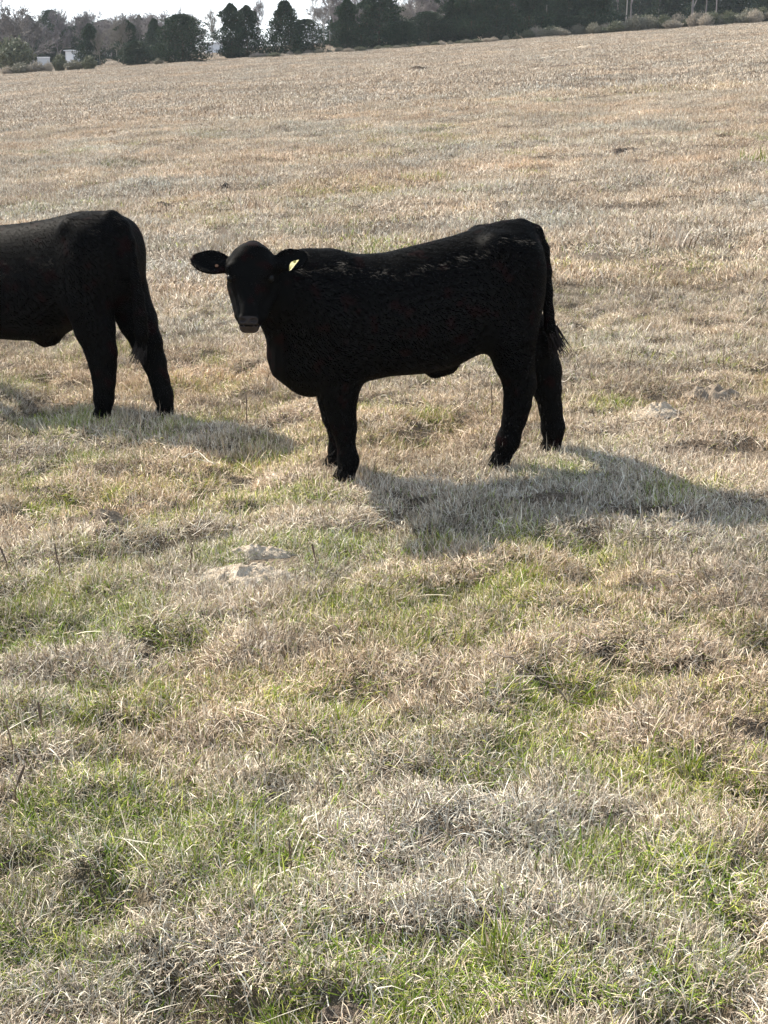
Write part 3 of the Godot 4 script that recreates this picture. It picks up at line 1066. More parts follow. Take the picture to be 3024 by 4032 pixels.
func heap(called: String, label: String, category: String, x: float, z: float, rx: float, rz: float, high: float, col: Color, col2: Color, jag: float, clods: int, s: int) -> void:
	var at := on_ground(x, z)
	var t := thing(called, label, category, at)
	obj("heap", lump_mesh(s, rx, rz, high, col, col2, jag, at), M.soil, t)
	var r := RandomNumberGenerator.new()
	r.seed = s
	for k in clods * 5:
		var a := r.randf() * TAU
		var q := r.randf_range(0.15, 1.1)
		var px := cos(a) * rx * q
		var pz := sin(a) * rz * q
		var e := (0.0035 + 0.014 * pow(r.randf(), 3.5)) * clampf(rx / 0.18, 0.6, 3.0)
		var o := obj("clod", clod_mesh(s * 10 + k % 3, Vector3(e, e * 0.55, e * 0.75), col, col2), M.soil, t)
		o.position = Vector3(px, ground_y(x + px, z + pz) - at.y + high * maxf(0.0, 1.0 - q) + e * 0.1, pz)
		o.rotation.y = r.randf() * TAU


func build_soil() -> void:
	var sand := Color(0.80, 0.71, 0.58)
	var sand2 := Color(0.50, 0.40, 0.29)
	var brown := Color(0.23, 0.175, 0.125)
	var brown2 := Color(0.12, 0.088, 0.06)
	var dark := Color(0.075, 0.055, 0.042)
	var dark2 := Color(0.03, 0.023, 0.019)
	heap("soil_mound", "pale sandy soil mound in the grass in front of the calves", "soil mound", -0.43, -4.43, 0.165, 0.110, 0.022, sand, sand2, 0.022, 12, 1)
	heap("soil_crust", "long low crust of pale sandy soil just behind the pale mound", "soil mound", -0.42, -4.66, 0.13, 0.05, 0.018, sand, sand2, 0.016, 5, 2)
	heap("soil_mound", "small pale sandy mound right of the calf's hind hooves", "soil mound", 1.17, -6.27, 0.13, 0.08, 0.032, sand, sand2, 0.022, 5, 3)
	heap("soil_mound", "brown crumbly soil mound uphill from the small pale mound", "soil mound", 1.48, -6.70, 0.17, 0.12, 0.045, brown.lerp(sand, 0.4), brown, 0.025, 8, 4)
	heap("trodden_soil", "dark brown trodden soil hollow right of the calf's hind hooves", "bare soil", 1.27, -5.75, 0.18, 0.12, 0.014, brown, brown2, 0.02, 8, 5)
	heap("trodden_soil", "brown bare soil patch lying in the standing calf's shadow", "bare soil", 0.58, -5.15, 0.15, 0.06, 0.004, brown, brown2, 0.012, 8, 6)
	heap("soil_mound", "low brown soil mound with dark crumbs below the left calf", "soil mound", -1.01, -5.12, 0.12, 0.07, 0.006, sand2, brown2, 0.016, 7, 7)
	heap("dark_clods", "dark earth clod pile just in front of the low brown mound", "soil mound", -0.95, -4.91, 0.06, 0.04, 0.016, dark.lerp(brown, 0.5), dark, 0.018, 5, 8)
	heap("cow_dung", "dark dried cow pat in the grass lower left", "dung", -0.67, -3.89, 0.05, 0.04, 0.014, dark, dark2, 0.018, 5, 9)
	heap("cow_dung", "darkest small dung lump on the open pasture behind the calves", "dung", -1.75, -16.72, 0.08, 0.07, 0.045, dark, dark2, 0.03, 3, 10)
	heap("cow_dung", "dark grey dung mound above the left calf's back", "dung", -2.26, -15.56, 0.16, 0.12, 0.035, dark.lerp(brown, 0.6), dark, 0.03, 3, 11)
	heap("cow_dung", "dark broken dung patch on the right of the middle pasture", "dung", 3.1, -19.97, 0.30, 0.17, 0.025, dark.lerp(brown, 0.8), dark, 0.03, 4, 12)
	heap("anthill", "distant pale anthill near the top of the slope, the larger one", "anthill", 10.27, -78.6, 0.75, 0.6, 0.16, sand, sand2, 0.10, 0, 13)
	heap("anthill", "distant brown anthill, the smaller one farther to the right", "anthill", 13.88, -69.8, 0.5, 0.4, 0.12, brown.lerp(sand, 0.5), brown, 0.08, 0, 14)
	heap("anthill", "distant low dark soil rise in the middle of the slope", "anthill", 1.24, -59.3, 0.5, 0.4, 0.12, brown, brown2, 0.1, 0, 15)
	var st := thing("dung_ball", "grooved grey-brown dried dung ball at the bottom edge", "dung", on_ground(-0.065, -2.225, 0.034))
	obj("ball", clod_mesh(42, Vector3(0.036, 0.024, 0.026), Color(0.20, 0.155, 0.115), Color(0.09, 0.068, 0.05)), M.soil, st)
	for k in 2:
		var part := obj("flake", clod_mesh(43 + k, Vector3(0.018, 0.022, 0.022), Color(0.20, 0.155, 0.115), Color(0.09, 0.068, 0.05)), M.soil, st)
		part.position = Vector3(-0.026 + 0.016 * k, 0.004, 0.008)
		part.rotation.z = 0.5


# ---------------------------------------------------------------- stalks, twigs, tussocks

func stalk(label: String, x: float, z: float, high: float, lean: Vector2, thick: float, head: float) -> void:
	var t := thing("dead_stalk", label, "weed stalk", on_ground(x, z))
	var b := Buf.new()
	var pts := PackedVector3Array()
	var rad := PackedFloat32Array()
	for k in 7:
		var a := k / 6.0
		pts.append(Vector3(lean.x * a * a * high, -0.02 + (high + 0.02) * a, lean.y * a * high) + Vector3(rough.get_noise_2d(k * 1.7, x * 30.0), 0, 0) * 0.006)
		rad.append(thick * (1.0 - 0.35 * a))
	b.tube(pts, rad, 6, Color(0.14, 0.095, 0.065))
	obj("stem", mesh_of(b), M.wood, t)
	if head > 0.0:
		var h := Buf.new()
		var hp := PackedVector3Array()
		var hr := PackedFloat32Array()
		for k in 7:
			var a := k / 6.0
			hp.append(pts[4].lerp(pts[6], a * 1.3))
			hr.append(thick * (0.5 + head * sin(PI * (0.12 + 0.8 * a)) + 0.3 * absf(rough.get_noise_2d(k * 4.0, z * 40.0))))
		h.tube(hp, hr, 7, Color(0.085, 0.06, 0.045))
		obj("seed_head", mesh_of(h), M.wood, t)


func twig(label: String, colour: Color, pts: Array, thick: float, forks: int, s: int) -> void:
	var base := on_ground(pts[0].x, pts[0].y, 0.02)
	var t := thing("twig", label, "twig", base)
	var r := RandomNumberGenerator.new()
	r.seed = s
	var b := Buf.new()
	var line := PackedVector3Array()
	var rad := PackedFloat32Array()
	for k in pts.size() - 1:
		for q in 4:
			var p: Vector2 = pts[k].lerp(pts[k + 1], q / 4.0)
			line.append(on_ground(p.x, p.y, 0.07 + r.randf_range(-0.006, 0.006)) - base)
	for k in line.size():
		rad.append(thick * (1.0 - 0.6 * k / line.size()))
	b.tube(line, rad, 6, colour)
	obj("stem", mesh_of(b), M.wood, t)
	for k in forks:
		var i := r.randi_range(1, line.size() - 2)
		var o := Buf.new()
		var dir := Vector3(r.randf_range(-1, 1), r.randf_range(0.0, 0.5), r.randf_range(-1, 1)).normalized()
		o.tube(PackedVector3Array([line[i], line[i] + dir * 0.02, line[i] + dir * 0.045 + Vector3(0, 0.004, 0)]), PackedFloat32Array([thick * 0.6, thick * 0.45, thick * 0.2]), 5, colour)
		obj("side_shoot", mesh_of(o), M.wood, t)


func tussock(label: String, x: float, z: float, blades: int, radius: float, l0: float, l1: float, width: float, green: bool, s: int) -> void:
	var o := obj("grass_tussock", clump(s, blades, radius, l0, l1, width, Vector2(0.05, 0.75), Vector2(0.08, 0.42), 0.95 if green else 0.0), M.grass)
	o.position = on_ground(x, z)
	tag(o, label, "grass tussock")


func build_weeds() -> void:
	stalk("dark dead stalk with a thick head, upper one at the left edge", -0.83, -3.30, 0.085, Vector2(-0.05, 0.0), 0.0028, 0.9)
	stalk("dark dead stalk leaning right with a thick head, lower left", -0.84, -3.03, 0.085, Vector2(0.3, 0.0), 0.0028, 0.8)
	stalk("dark dead stalk at the very left edge of the picture", -0.885, -3.22, 0.11, Vector2(-0.12, 0.0), 0.0026, 0.0)
	stalk("thin dark stalk standing left of the pale sandy mound", -1.05, -4.54, 0.10, Vector2(-0.1, 0.0), 0.0028, 0.5)
	stalk("brown broken stalk at the left edge level with the pale mound", -1.22, -4.57, 0.10, Vector2(-0.2, 0.0), 0.0034, 0.4)
	stalk("brown upright stalk in the lower middle of the grass", -0.19, -2.67, 0.075, Vector2(0.0, 0.0), 0.0022, 0.3)
	stalk("thin brown stalk standing between the two calves", -0.61, -6.45, 0.12, Vector2(0.0, 0.0), 0.003, 0.3)
	stalk("thin brown stalk under the standing calf's belly", 0.47, -6.29, 0.13, Vector2(-0.04, 0.0), 0.003, 0.3)
	stalk("thin bent stalk in the lower right grass", 0.48, -2.64, 0.085, Vector2(-0.1, 0.0), 0.0018, 0.0)
	stalk("short dark stalk close left of the pale mound", -0.62, -4.50, 0.075, Vector2(0.08, 0.0), 0.0026, 0.3)
	stalk("dark stalk close right of the pale mound", -0.22, -4.52, 0.07, Vector2(-0.1, 0.0), 0.003, 0.6)
	stalk("dark stalk on the slope beyond the calf's tail", 1.18, -7.05, 0.12, Vector2(0.1, 0.0), 0.0026, 0.2)
	stalk("dark stalk near the right edge beside the brown mound", 1.66, -7.15, 0.13, Vector2(-0.05, 0.0), 0.0028, 0.2)
	twig("long thin dark twig lying in the grass on the right", Color(0.15, 0.115, 0.09), [Vector2(0.275, -3.60), Vector2(0.29, -3.54), Vector2(0.36, -3.49), Vector2(0.44, -3.43), Vector2(0.53, -3.42)], 0.0026, 4, 3)
	twig("pale bleached twig lying between the left calf and the sandy mound", Color(0.62, 0.55, 0.44), [Vector2(-0.79, -5.60), Vector2(-0.74, -5.66), Vector2(-0.68, -5.58), Vector2(-0.64, -5.54)], 0.003, 3, 4)
	twig("short pale twig on the grass right of the calf's hind hock", Color(0.6, 0.54, 0.45), [Vector2(0.80, -7.02), Vector2(0.86, -6.96), Vector2(0.92, -6.93)], 0.003, 1, 5)
	tussock("bright green tussock beside bare ground on the right", 0.70, -3.08, 90, 0.024, 0.04, 0.085, 0.0024, true, 301)
	tussock("wide dark green tussock low right of the middle", 0.22, -2.36, 170, 0.04, 0.04, 0.09, 0.0023, true, 302)
	tussock("bright green tussock at the bottom edge beside the dung ball", 0.03, -2.23, 150, 0.032, 0.04, 0.085, 0.0023, true, 303)
	tussock("green tussock at the bottom edge left of the dung ball", -0.17, -2.24, 150, 0.038, 0.035, 0.075, 0.0023, true, 304)
	tussock("grey-green tussock at the bottom edge, right of the bright one", 0.14, -2.17, 110, 0.03, 0.035, 0.07, 0.0022, true, 305)
	tussock("tall dry tussock on the open pasture behind the calves", -1.24, -14.7, 160, 0.22, 0.12, 0.26, 0.007, false, 306)
	tussock("big tan tussock on the right behind the calf's rump", 2.15, -11.2, 140, 0.17, 0.1, 0.22, 0.006, false, 307)
	tussock("yellow-green tussock at the right edge of the middle pasture", 4.25, -17.2, 170, 0.26, 0.12, 0.24, 0.008, true, 308)


# ---------------------------------------------------------------- trees

# a cedar's crown of short sprays; shape: 0 cone, 1 round, 2 ragged column
func cedar_crown(s: int, shape: int, sprays: int) -> ArrayMesh:
	var r := RandomNumberGenerator.new()
	r.seed = s
	var nz := FastNoiseLite.new()
	nz.seed = s
	nz.frequency = 1.0
	nz.fractal_octaves = 2
	var b := Buf.new()
	for k in sprays:
		var h := r.randf()
		var an := r.randf() * TAU
		var env := 0.0
		if shape == 0:
			env = 0.52 * pow(1.0 - h, 0.62) * smoothstep(-0.08, 0.16, h) + 0.015
		elif shape == 1:
			env = 0.5 * sqrt(maxf(0.0, 1.0 - pow(absf(h - 0.42) / 0.585, 2.2)))
		else:
			env = 0.52 * pow(1.0 - h, 0.5) * smoothstep(-0.02, 0.2, h) * (0.8 + 0.3 * sin(h * 17.0 + s)) + 0.02
		var ny := nz.get_noise_3d(cos(an) * 1.3, h * 5.0, sin(an) * 1.3)
		env *= 1.0 + 0.75 * ny
		var q := env * pow(r.randf(), 0.45)
		if nz.get_noise_3d(cos(an) * q * 9.0, h * 9.0 + 20.0, sin(an) * q * 9.0) < -0.27:
			continue
		var p := Vector3(cos(an) * q, h, sin(an) * q)
		var out := Vector3(cos(an), r.randf_range(-0.2, 0.9), sin(an)).normalized()
		var col := Color(0.026, 0.048, 0.026).lerp(Color(0.070, 0.108, 0.052), r.randf() * r.randf())
		if r.randf() < 0.05:
			col = Color(0.075, 0.06, 0.035)
		for t in 4:
			var dir := (out + Vector3(r.randf_range(-1, 1), r.randf_range(-0.7, 0.9), r.randf_range(-1, 1)) * 0.8).normalized()
			var side := dir.cross(Vector3(r.randf_range(-1, 1), r.randf_range(-1, 1), r.randf_range(-1, 1))).normalized()
			var l := r.randf_range(0.018, 0.042)
			b.tri(p - side * l * 0.22, p + dir * l, p + side * l * 0.22, col)
	return mesh_of(b)


func trunk_mesh(s: int, high: float, rad: float, col: Color, lean := 0.04) -> ArrayMesh:
	var r := RandomNumberGenerator.new()
	r.seed = s
	var pts := PackedVector3Array()
	var rr := PackedFloat32Array()
	var p := Vector3(0, -0.03, 0)
	for k in 9:
		pts.append(p)
		rr.append(rad * (1.25 if k == 0 else 1.0 - 0.1 * k))
		p += Vector3(r.randf_range(-lean, lean), 1.0, r.randf_range(-lean, lean)) * high / 8.0
	var b := Buf.new()
	b.tube(pts, rr, 7, col)
	return mesh_of(b)


# limbs and twigs of a leafless tree of unit height
func bare_limbs(s: int, start: float, spread: float, twigs: int, col: Color, fine: float) -> ArrayMesh:
	var r := RandomNumberGenerator.new()
	r.seed = s
	var b := Buf.new()
	var todo: Array = []
	var count := 7
	for k in count:
		var a := TAU * k / count * 1.7 + r.randf()
		var h := lerpf(start, 0.72, k / float(count - 1))
		todo.append([Vector3(0, h, 0), Vector3(cos(a) * spread, 0.75, sin(a) * spread).normalized(), lerpf(0.36, 0.22, k / float(count - 1)), 0.0125 * (1.15 - h), 0])
	todo.append([Vector3(0, 0.68, 0), Vector3(r.randf_range(-0.15, 0.15), 1, r.randf_range(-0.15, 0.15)).normalized(), 0.26, 0.008, 0])
	var made := 0
	while not todo.is_empty() and made < twigs:
		var t: Array = todo.pop_front()
		made += 1
		var p: Vector3 = t[0]
		var d: Vector3 = t[1]
		var l: float = t[2]
		var rad: float = t[3]
		var lev: int = t[4]
		var pts := PackedVector3Array([p])
		var rr := PackedFloat32Array([rad])
		var steps := 4 if lev < 2 else 2
		for q in steps:
			d = (d + Vector3(r.randf_range(-1, 1), r.randf_range(-0.6, 0.9), r.randf_range(-1, 1)) * 0.22).normalized()
			p += d * l / steps
			pts.append(p)
			rr.append(maxf(rad * (1.0 - 0.6 * (q + 1) / steps), fine))
		b.tube(pts, rr, 4 if lev < 2 else 3, col * r.randf_range(0.8, 1.2), false)
		if lev < 5:
			var kids := 4
			for q in kids:
				var at := pts[mini(1 + int(r.randf() * (pts.size() - 1)), pts.size() - 1)]
				var nd := (d + Vector3(r.randf_range(-1, 1), r.randf_range(-0.5, 0.9), r.randf_range(-1, 1)) * 0.85).normalized()
				todo.append([at, nd, l * r.randf_range(0.5, 0.72), maxf(rad * 0.5, fine), lev + 1])
	return mesh_of(b)


# a bush of unit size: many stems from the ground with fine shoots
func bush_mesh(s: int, stems: int, col: Color, col2: Color, leafy: float) -> ArrayMesh:
	var r := RandomNumberGenerator.new()
	r.seed = s
	var b := Buf.new()
	for k in stems:
		var a := r.randf() * TAU
		var q := sqrt(r.randf())
		var root := Vector3(cos(a) * q * 0.32, 0, sin(a) * q * 0.32)
		var top := Vector3(cos(a) * q * 0.55 + r.randf_range(-0.08, 0.08), (1.0 - 0.5 * q * q) * r.randf_range(0.7, 1.05), sin(a) * q * 0.55 + r.randf_range(-0.08, 0.08))
		var mid := root.lerp(top, 0.5) + Vector3(r.randf_range(-0.05, 0.05), 0.05, r.randf_range(-0.05, 0.05))
		var c1 := col.lerp(col2, r.randf())
		b.tube(PackedVector3Array([root, mid, top]), PackedFloat32Array([0.009, 0.007, 0.003]), 3, c1, false)
		for t in 12:
			var p := mid.lerp(top, r.randf_range(-0.3, 1.0))
			var d := Vector3(r.randf_range(-1, 1), r.randf_range(-0.1, 1.2), r.randf_range(-1, 1)).normalized()
			var e := d.cross(Vector3(r.randf_range(-1, 1), r.randf_range(-1, 1), r.randf_range(-1, 1))).normalized()
			var l := r.randf_range(0.05, 0.13)
			var w := l * lerpf(0.07, 0.3, leafy)
			b.tri(p - e * w, p + d * l, p + e * w, col.lerp(col2, r.randf()))
	return mesh_of(b)


var cedar_protos: Array[Node3D] = []
var bare_protos: Array[Node3D] = []
var bush_protos: Array[Node3D] = []


func cedar(kind: int, x: float, z: float, high: float, wide: float, label: String, group := "") -> void:
	var key := kind % 6
	var o: Node3D
	if cedar_protos[key] == null:
		o = thing("cedar_tree", label, "cedar tree", Vector3.ZERO, 0.0, group)
		obj("trunk", trunk_mesh(400 + key, 0.8, 0.022, Color(0.11, 0.075, 0.05)), M.bark, o)
		obj("crown", cedar_crown(410 + key, [0, 1, 2, 0, 1, 2][key], 13500), M.leaf, o)
		cedar_protos[key] = o
	else:
		o = copy(cedar_protos[key], label, group)
	o.transform = Transform3D(Basis(Vector3.UP, rng.randf() * TAU).scaled(Vector3(wide, high, wide)), Vector3(x, macro(x, z) - 0.05, z))


func bare_tree(kind: int, x: float, z: float, high: float, wide: float, label: String, group := "") -> void:
	var key := kind % 6
	var o: Node3D
	if bare_protos[key] == null:
		o = thing("bare_tree", label, "bare tree", Vector3.ZERO, 0.0, group)
		var col := [Color(0.15, 0.135, 0.13), Color(0.18, 0.16, 0.155), Color(0.10, 0.09, 0.085), Color(0.17, 0.155, 0.13), Color(0.27, 0.25, 0.23), Color(0.14, 0.125, 0.125)][key] as Color
		obj("trunk", trunk_mesh(500 + key, 0.78, 0.020, col * 1.1, 0.07), M.bark, o)
		obj("branches", bare_limbs(510 + key, [0.25, 0.35, 0.18, 0.30, 0.5, 0.15][key], [0.7, 0.55, 1.1, 0.6, 0.45, 0.8][key], 3200, col, 0.0026), M.twig, o)
		bare_protos[key] = o
	else:
		o = copy(bare_protos[key], label, group)
	o.transform = Transform3D(Basis(Vector3.UP, rng.randf() * TAU).scaled(Vector3(wide, high, wide)), Vector3(x, macro(x, z) - 0.05, z))


func bush(kind: int, x: float, z: float, high: float, wide: float, label: String, group := "") -> void:
	var key := kind % 4
	var o: Node3D
	if bush_protos[key] == null:
		o = thing("bush", label, "bush", Vector3.ZERO, 0.0, group)
		var c1 := [Color(0.27, 0.245, 0.19), Color(0.32, 0.285, 0.235), Color(0.11, 0.125, 0.07), Color(0.36, 0.31, 0.24)][key] as Color
		var c2 := [Color(0.19, 0.19, 0.13), Color(0.22, 0.20, 0.15), Color(0.17, 0.17, 0.11), Color(0.42, 0.37, 0.30)][key] as Color
		obj("foliage", bush_mesh(600 + key, 260, c1, c2, [0.5, 0.3, 0.8, 0.3][key]), M.leaf, o)
		obj("stem", trunk_mesh(610 + key, 0.5, 0.02, Color(0.12, 0.1, 0.08), 0.2), M.bark, o)
		bush_protos[key] = o
	else:
		o = copy(bush_protos[key], label, group)
	o.transform = Transform3D(Basis(Vector3.UP, rng.randf() * TAU).scaled(Vector3(wide, high, wide)), Vector3(x, macro(x, z) - 0.04, z))


func copy(from: Node3D, label: String, group: String) -> Node3D:
	var o: Node3D = from.duplicate()
	o.name = numbered(String(from.name).get_slice("_0", 0))
	o.set_meta("label", label)
	if group != "":
		o.set_meta("group", group)
	elif o.has_meta("group"):
		o.remove_meta("group")
	add_child(o, true)
	return o


#T1
func build_treeline() -> void:
	rng.seed = 7
	cedar_protos.resize(6)
	bare_protos.resize(6)
	bush_protos.resize(4)
	cedar(0, -27.5, -146.0, 3.85, 2.87, "pointed dark cedar behind the white shed on the left")
	cedar(5, -23.0, -140.0, 3.84, 3.03, "dark cedar seen through bare branches right of the round green bush")
	cedar(1, -21.1, -133.0, 2.01, 2.89, "low spreading dark cedar left of the round cedar")
	cedar(3, -22.0, -150.0, 3.99, 2.41, "narrow dark cedar between the bare trees left of the round cedar")
	cedar(1, -16.3, -126.0, 3.78, 4.05, "round full dark cedar standing apart, left of the forked trunks")
	cedar(5, -12.4, -127.0, 4.36, 3.08, "left one of the twin tall cedars right of the forked trunks")
	cedar(0, -11.2, -128.0, 4.13, 3.24, "right one of the twin tall cedars right of the forked trunks")
	cedar(3, -8.0, -126.0, 4.30, 3.63, "broad pointed cedar right of the bright gap in the trees")
	cedar(1, -6.3, -127.0, 2.77, 2.88, "lower bushy cedar leaning on the broad pointed cedar")
	cedar(5, -3.0, -127.0, 4.07, 3.15, "cedar with sky showing through its left edge, beside the dead snag")
	cedar(0, -0.4, -128.0, 5.85, 4.89, "tallest dark cedar in the middle of the tree line")
	cedar(4, 1.5, -126.0, 2.12, 2.53, "low round cedar at the foot of the tallest dark cedar")
	cedar(1, 3.7, -130.0, 2.71, 3.44, "green-brown cedar right of the grey bare tree")
	cedar(5, 5.7, -130.0, 3.53, 3.38, "ragged cedar between the grey bare tree and the dark tall cedars")
	cedar(2, 7.2, -129.0, 5.32, 3.80, "first of the dark tall cedars right of the middle")
	cedar(3, 9.4, -130.0, 5.56, 4.13, "second of the dark tall cedars, widest at its foot")
	cedar(2, 12.2, -132.0, 5.63, 4.72, "dark tall cedar just left of the pale tree trunk")
	cedar(3, 15.6, -133.0, 4.20, 3.82, "dark cedar just right of the pale tree trunk")
	cedar(2, 17.7, -132.0, 4.96, 4.41, "last dark cedar before the pale shrub row")
	cedar(4, 16.5, -131.0, 1.62, 3.41, "low dark cedar in front of the last tall cedars")
	bare_tree(2, -36.1, -150.0, 5.83, 7.55, "big dark-limbed bare oak at the left edge")
	bare_tree(3, -16.3, -148.0, 3.78, 2.05, "small vine-grown bare tree on two thin trunks")
	bare_tree(1, -11.2, -140.0, 4.36, 1.81, "pale grey bare tree between the twin cedars and the broad cedar")
	bare_tree(4, -6.4, -141.0, 5.71, 2.15, "viny bare tree rising behind the low bushy cedar")
	bare_tree(4, -4.9, -142.0, 5.83, 1.46, "dead snag with crooked limbs against the sky")
	bare_tree(1, 2.9, -138.0, 5.22, 3.52, "grey bare tree in the gap right of the tallest cedar")
	bare_tree(4, 13.9, -134.0, 9.45, 1.55, "bare tree with a pale straight trunk among the dark cedars")
	bare_tree(3, -22.8, -136.0, 3.37, 2.33, "small bare tree with pale branches before the pointed cedar")
	bare_tree(3, -25.0, -137.0, 2.62, 1.46, "thin pale bare sapling left of the small bare tree")
	bare_tree(5, -45.4, -170.9, 5.40, 3.06, "grey-brown bare tree in the hazy wood behind the left field edge", "bare trees of the wood behind the left of the field")
	bare_tree(1, -54.6, -210.6, 5.98, 4.49, "grey-brown bare tree in the hazy wood behind the left field edge", "bare trees of the wood behind the left of the field")
	bare_tree(1, -46.1, -179.9, 5.52, 5.08, "grey-brown bare tree in the hazy wood behind the left field edge", "bare trees of the wood behind the left of the field")
	bare_tree(5, -46.5, -181.5, 4.34, 3.42, "grey-brown bare tree in the hazy wood behind the left field edge", "bare trees of the wood behind the left of the field")
	bare_tree(5, -47.1, -187.1, 5.34, 3.53, "grey-brown bare tree in the hazy wood behind the left field edge", "bare trees of the wood behind the left of the field")
	bare_tree(5, -40.7, -165.4, 4.28, 4.79, "grey-brown bare tree in the hazy wood behind the left field edge", "bare trees of the wood behind the left of the field")
	bare_tree(0, -46.3, -189.2, 5.73, 4.10, "grey-brown bare tree in the hazy wood behind the left field edge", "bare trees of the wood behind the left of the field")
	bare_tree(1, -46.4, -191.4, 4.97, 5.16, "grey-brown bare tree in the hazy wood behind the left field edge", "bare trees of the wood behind the left of the field")
	bare_tree(2, -41.3, -176.1, 5.01, 3.76, "grey-brown bare tree in the hazy wood behind the left field edge", "bare trees of the wood behind the left of the field")
	bare_tree(0, -46.3, -198.6, 5.48, 3.77, "grey-brown bare tree in the hazy wood behind the left field edge", "bare trees of the wood behind the left of the field")
	bare_tree(1, -41.3, -180.8, 5.13, 3.99, "grey-brown bare tree in the hazy wood behind the left field edge", "bare trees of the wood behind the left of the field")
	bare_tree(2, -37.8, -166.5, 4.88, 4.56, "grey-brown bare tree in the hazy wood behind the left field edge", "bare trees of the wood behind the left of the field")
	bare_tree(5, -40.9, -181.5, 4.29, 5.29, "grey-brown bare tree in the hazy wood behind the left field edge", "bare trees of the wood behind the left of the field")
	bare_tree(1, -44.4, -203.0, 4.40, 4.62, "grey-brown bare tree in the hazy wood behind the left field edge", "bare trees of the wood behind the left of the field")
	bare_tree(3, -48.0, -221.9, 5.82, 5.60, "grey-brown bare tree in the hazy wood behind the left field edge", "bare trees of the wood behind the left of the field")
	bare_tree(5, -39.6, -189.2, 5.46, 5.19, "grey-brown bare tree in the hazy wood behind the left field edge", "bare trees of the wood behind the left of the field")
	bare_tree(5, -42.9, -207.1, 5.99, 3.75, "grey-brown bare tree in the hazy wood behind the left field edge", "bare trees of the wood behind the left of the field")
	bare_tree(3, -45.6, -221.8, 5.66, 4.63, "grey-brown bare tree in the hazy wood behind the left field edge", "bare trees of the wood behind the left of the field")
	bare_tree(0, -44.0, -218.3, 4.83, 5.31, "grey-brown bare tree in the hazy wood behind the left field edge", "bare trees of the wood behind the left of the field")
	bare_tree(0, -43.9, -219.1, 4.63, 4.29, "grey-brown bare tree in the hazy wood behind the left field edge", "bare trees of the wood behind the left of the field")
	bare_tree(0, -35.1, -182.9, 5.24, 4.43, "grey-brown bare tree in the hazy wood behind the left field edge", "bare trees of the wood behind the left of the field")
	bare_tree(5, -41.6, -218.0, 5.50, 4.82, "grey-brown bare tree in the hazy wood behind the left field edge", "bare trees of the wood behind the left of the field")
	bare_tree(5, -40.5, -216.3, 5.70, 5.70, "grey-brown bare tree in the hazy wood behind the left field edge", "bare trees of the wood behind the left of the field")
	bare_tree(5, -33.6, -184.3, 4.30, 5.61, "grey-brown bare tree in the hazy wood behind the left field edge", "bare trees of the wood behind the left of the field")
	bare_tree(0, -34.1, -187.5, 3.98, 4.98, "grey-brown bare tree in the hazy wood behind the left field edge", "bare trees of the wood behind the left of the field")
	bare_tree(1, -35.7, -204.2, 4.58, 6.12, "grey-brown bare tree in the hazy wood behind the left field edge", "bare trees of the wood behind the left of the field")
	bare_tree(3, -30.4, -177.0, 3.94, 3.40, "grey-brown bare tree in the hazy wood behind the left field edge", "bare trees of the wood behind the left of the field")
	bare_tree(5, -32.9, -196.4, 4.76, 5.60, "grey-brown bare tree in the hazy wood behind the left field edge", "bare trees of the wood behind the left of the field")
	bare_tree(0, -31.6, -191.9, 4.78, 5.16, "grey-brown bare tree in the hazy wood behind the left field edge", "bare trees of the wood behind the left of the field")
	bare_tree(5, -34.8, -214.3, 5.12, 4.01, "grey-brown bare tree in the hazy wood behind the left field edge", "bare trees of the wood behind the left of the field")
	bare_tree(2, -28.5, -181.9, 4.57, 4.13, "grey-brown bare tree in the hazy wood behind the left field edge", "bare trees of the wood behind the left of the field")
	bare_tree(5, -32.5, -208.2, 4.66, 4.00, "grey-brown bare tree in the hazy wood behind the left field edge", "bare trees of the wood behind the left of the field")
	bare_tree(1, -28.0, -185.9, 4.13, 3.45, "grey-brown bare tree in the hazy wood behind the left field edge", "bare trees of the wood behind the left of the field")
	bare_tree(1, -32.2, -218.0, 5.11, 4.92, "grey-brown bare tree in the hazy wood behind the left field edge", "bare trees of the wood behind the left of the field")
	bare_tree(0, -25.4, -173.5, 4.31, 4.70, "grey-brown bare tree in the hazy wood behind the left field edge", "bare trees of the wood behind the left of the field")
	bare_tree(5, -24.2, -171.9, 3.37, 4.24, "grey-brown bare tree in the hazy wood behind the left field edge", "bare trees of the wood behind the left of the field")
	bare_tree(5, -29.6, -213.3, 5.06, 5.68, "grey-brown bare tree in the hazy wood behind the left field edge", "bare trees of the wood behind the left of the field")
	bare_tree(5, -26.0, -196.0, 3.58, 5.91, "grey-brown bare tree in the hazy wood behind the left field edge", "bare trees of the wood behind the left of the field")
	bare_tree(2, -25.8, -199.9, 4.52, 6.14, "grey-brown bare tree in the hazy wood behind the left field edge", "bare trees of the wood behind the left of the field")
	bare_tree(2, -21.8, -169.7, 4.37, 3.64, "grey-brown bare tree in the hazy wood behind the left field edge", "bare trees of the wood behind the left of the field")
	bare_tree(1, -26.3, -210.3, 4.54, 4.84, "grey-brown bare tree in the hazy wood behind the left field edge", "bare trees of the wood behind the left of the field")
	bare_tree(0, -22.6, -186.2, 2.87, 4.60, "grey-brown bare tree in the hazy wood behind the left field edge", "bare trees of the wood behind the left of the field")
	cedar(1, -42.9, -185.0, 4.35, 3.70, "grey-green evergreen among bare trees behind the left field edge", "evergreens in the wood behind the left of the field")
	cedar(5, -40.0, -165.0, 3.27, 2.30, "grey-green evergreen among bare trees behind the left field edge", "evergreens in the wood behind the left of the field")
	cedar(1, -45.7, -215.0, 6.99, 4.00, "grey-green evergreen among bare trees behind the left field edge", "evergreens in the wood behind the left of the field")
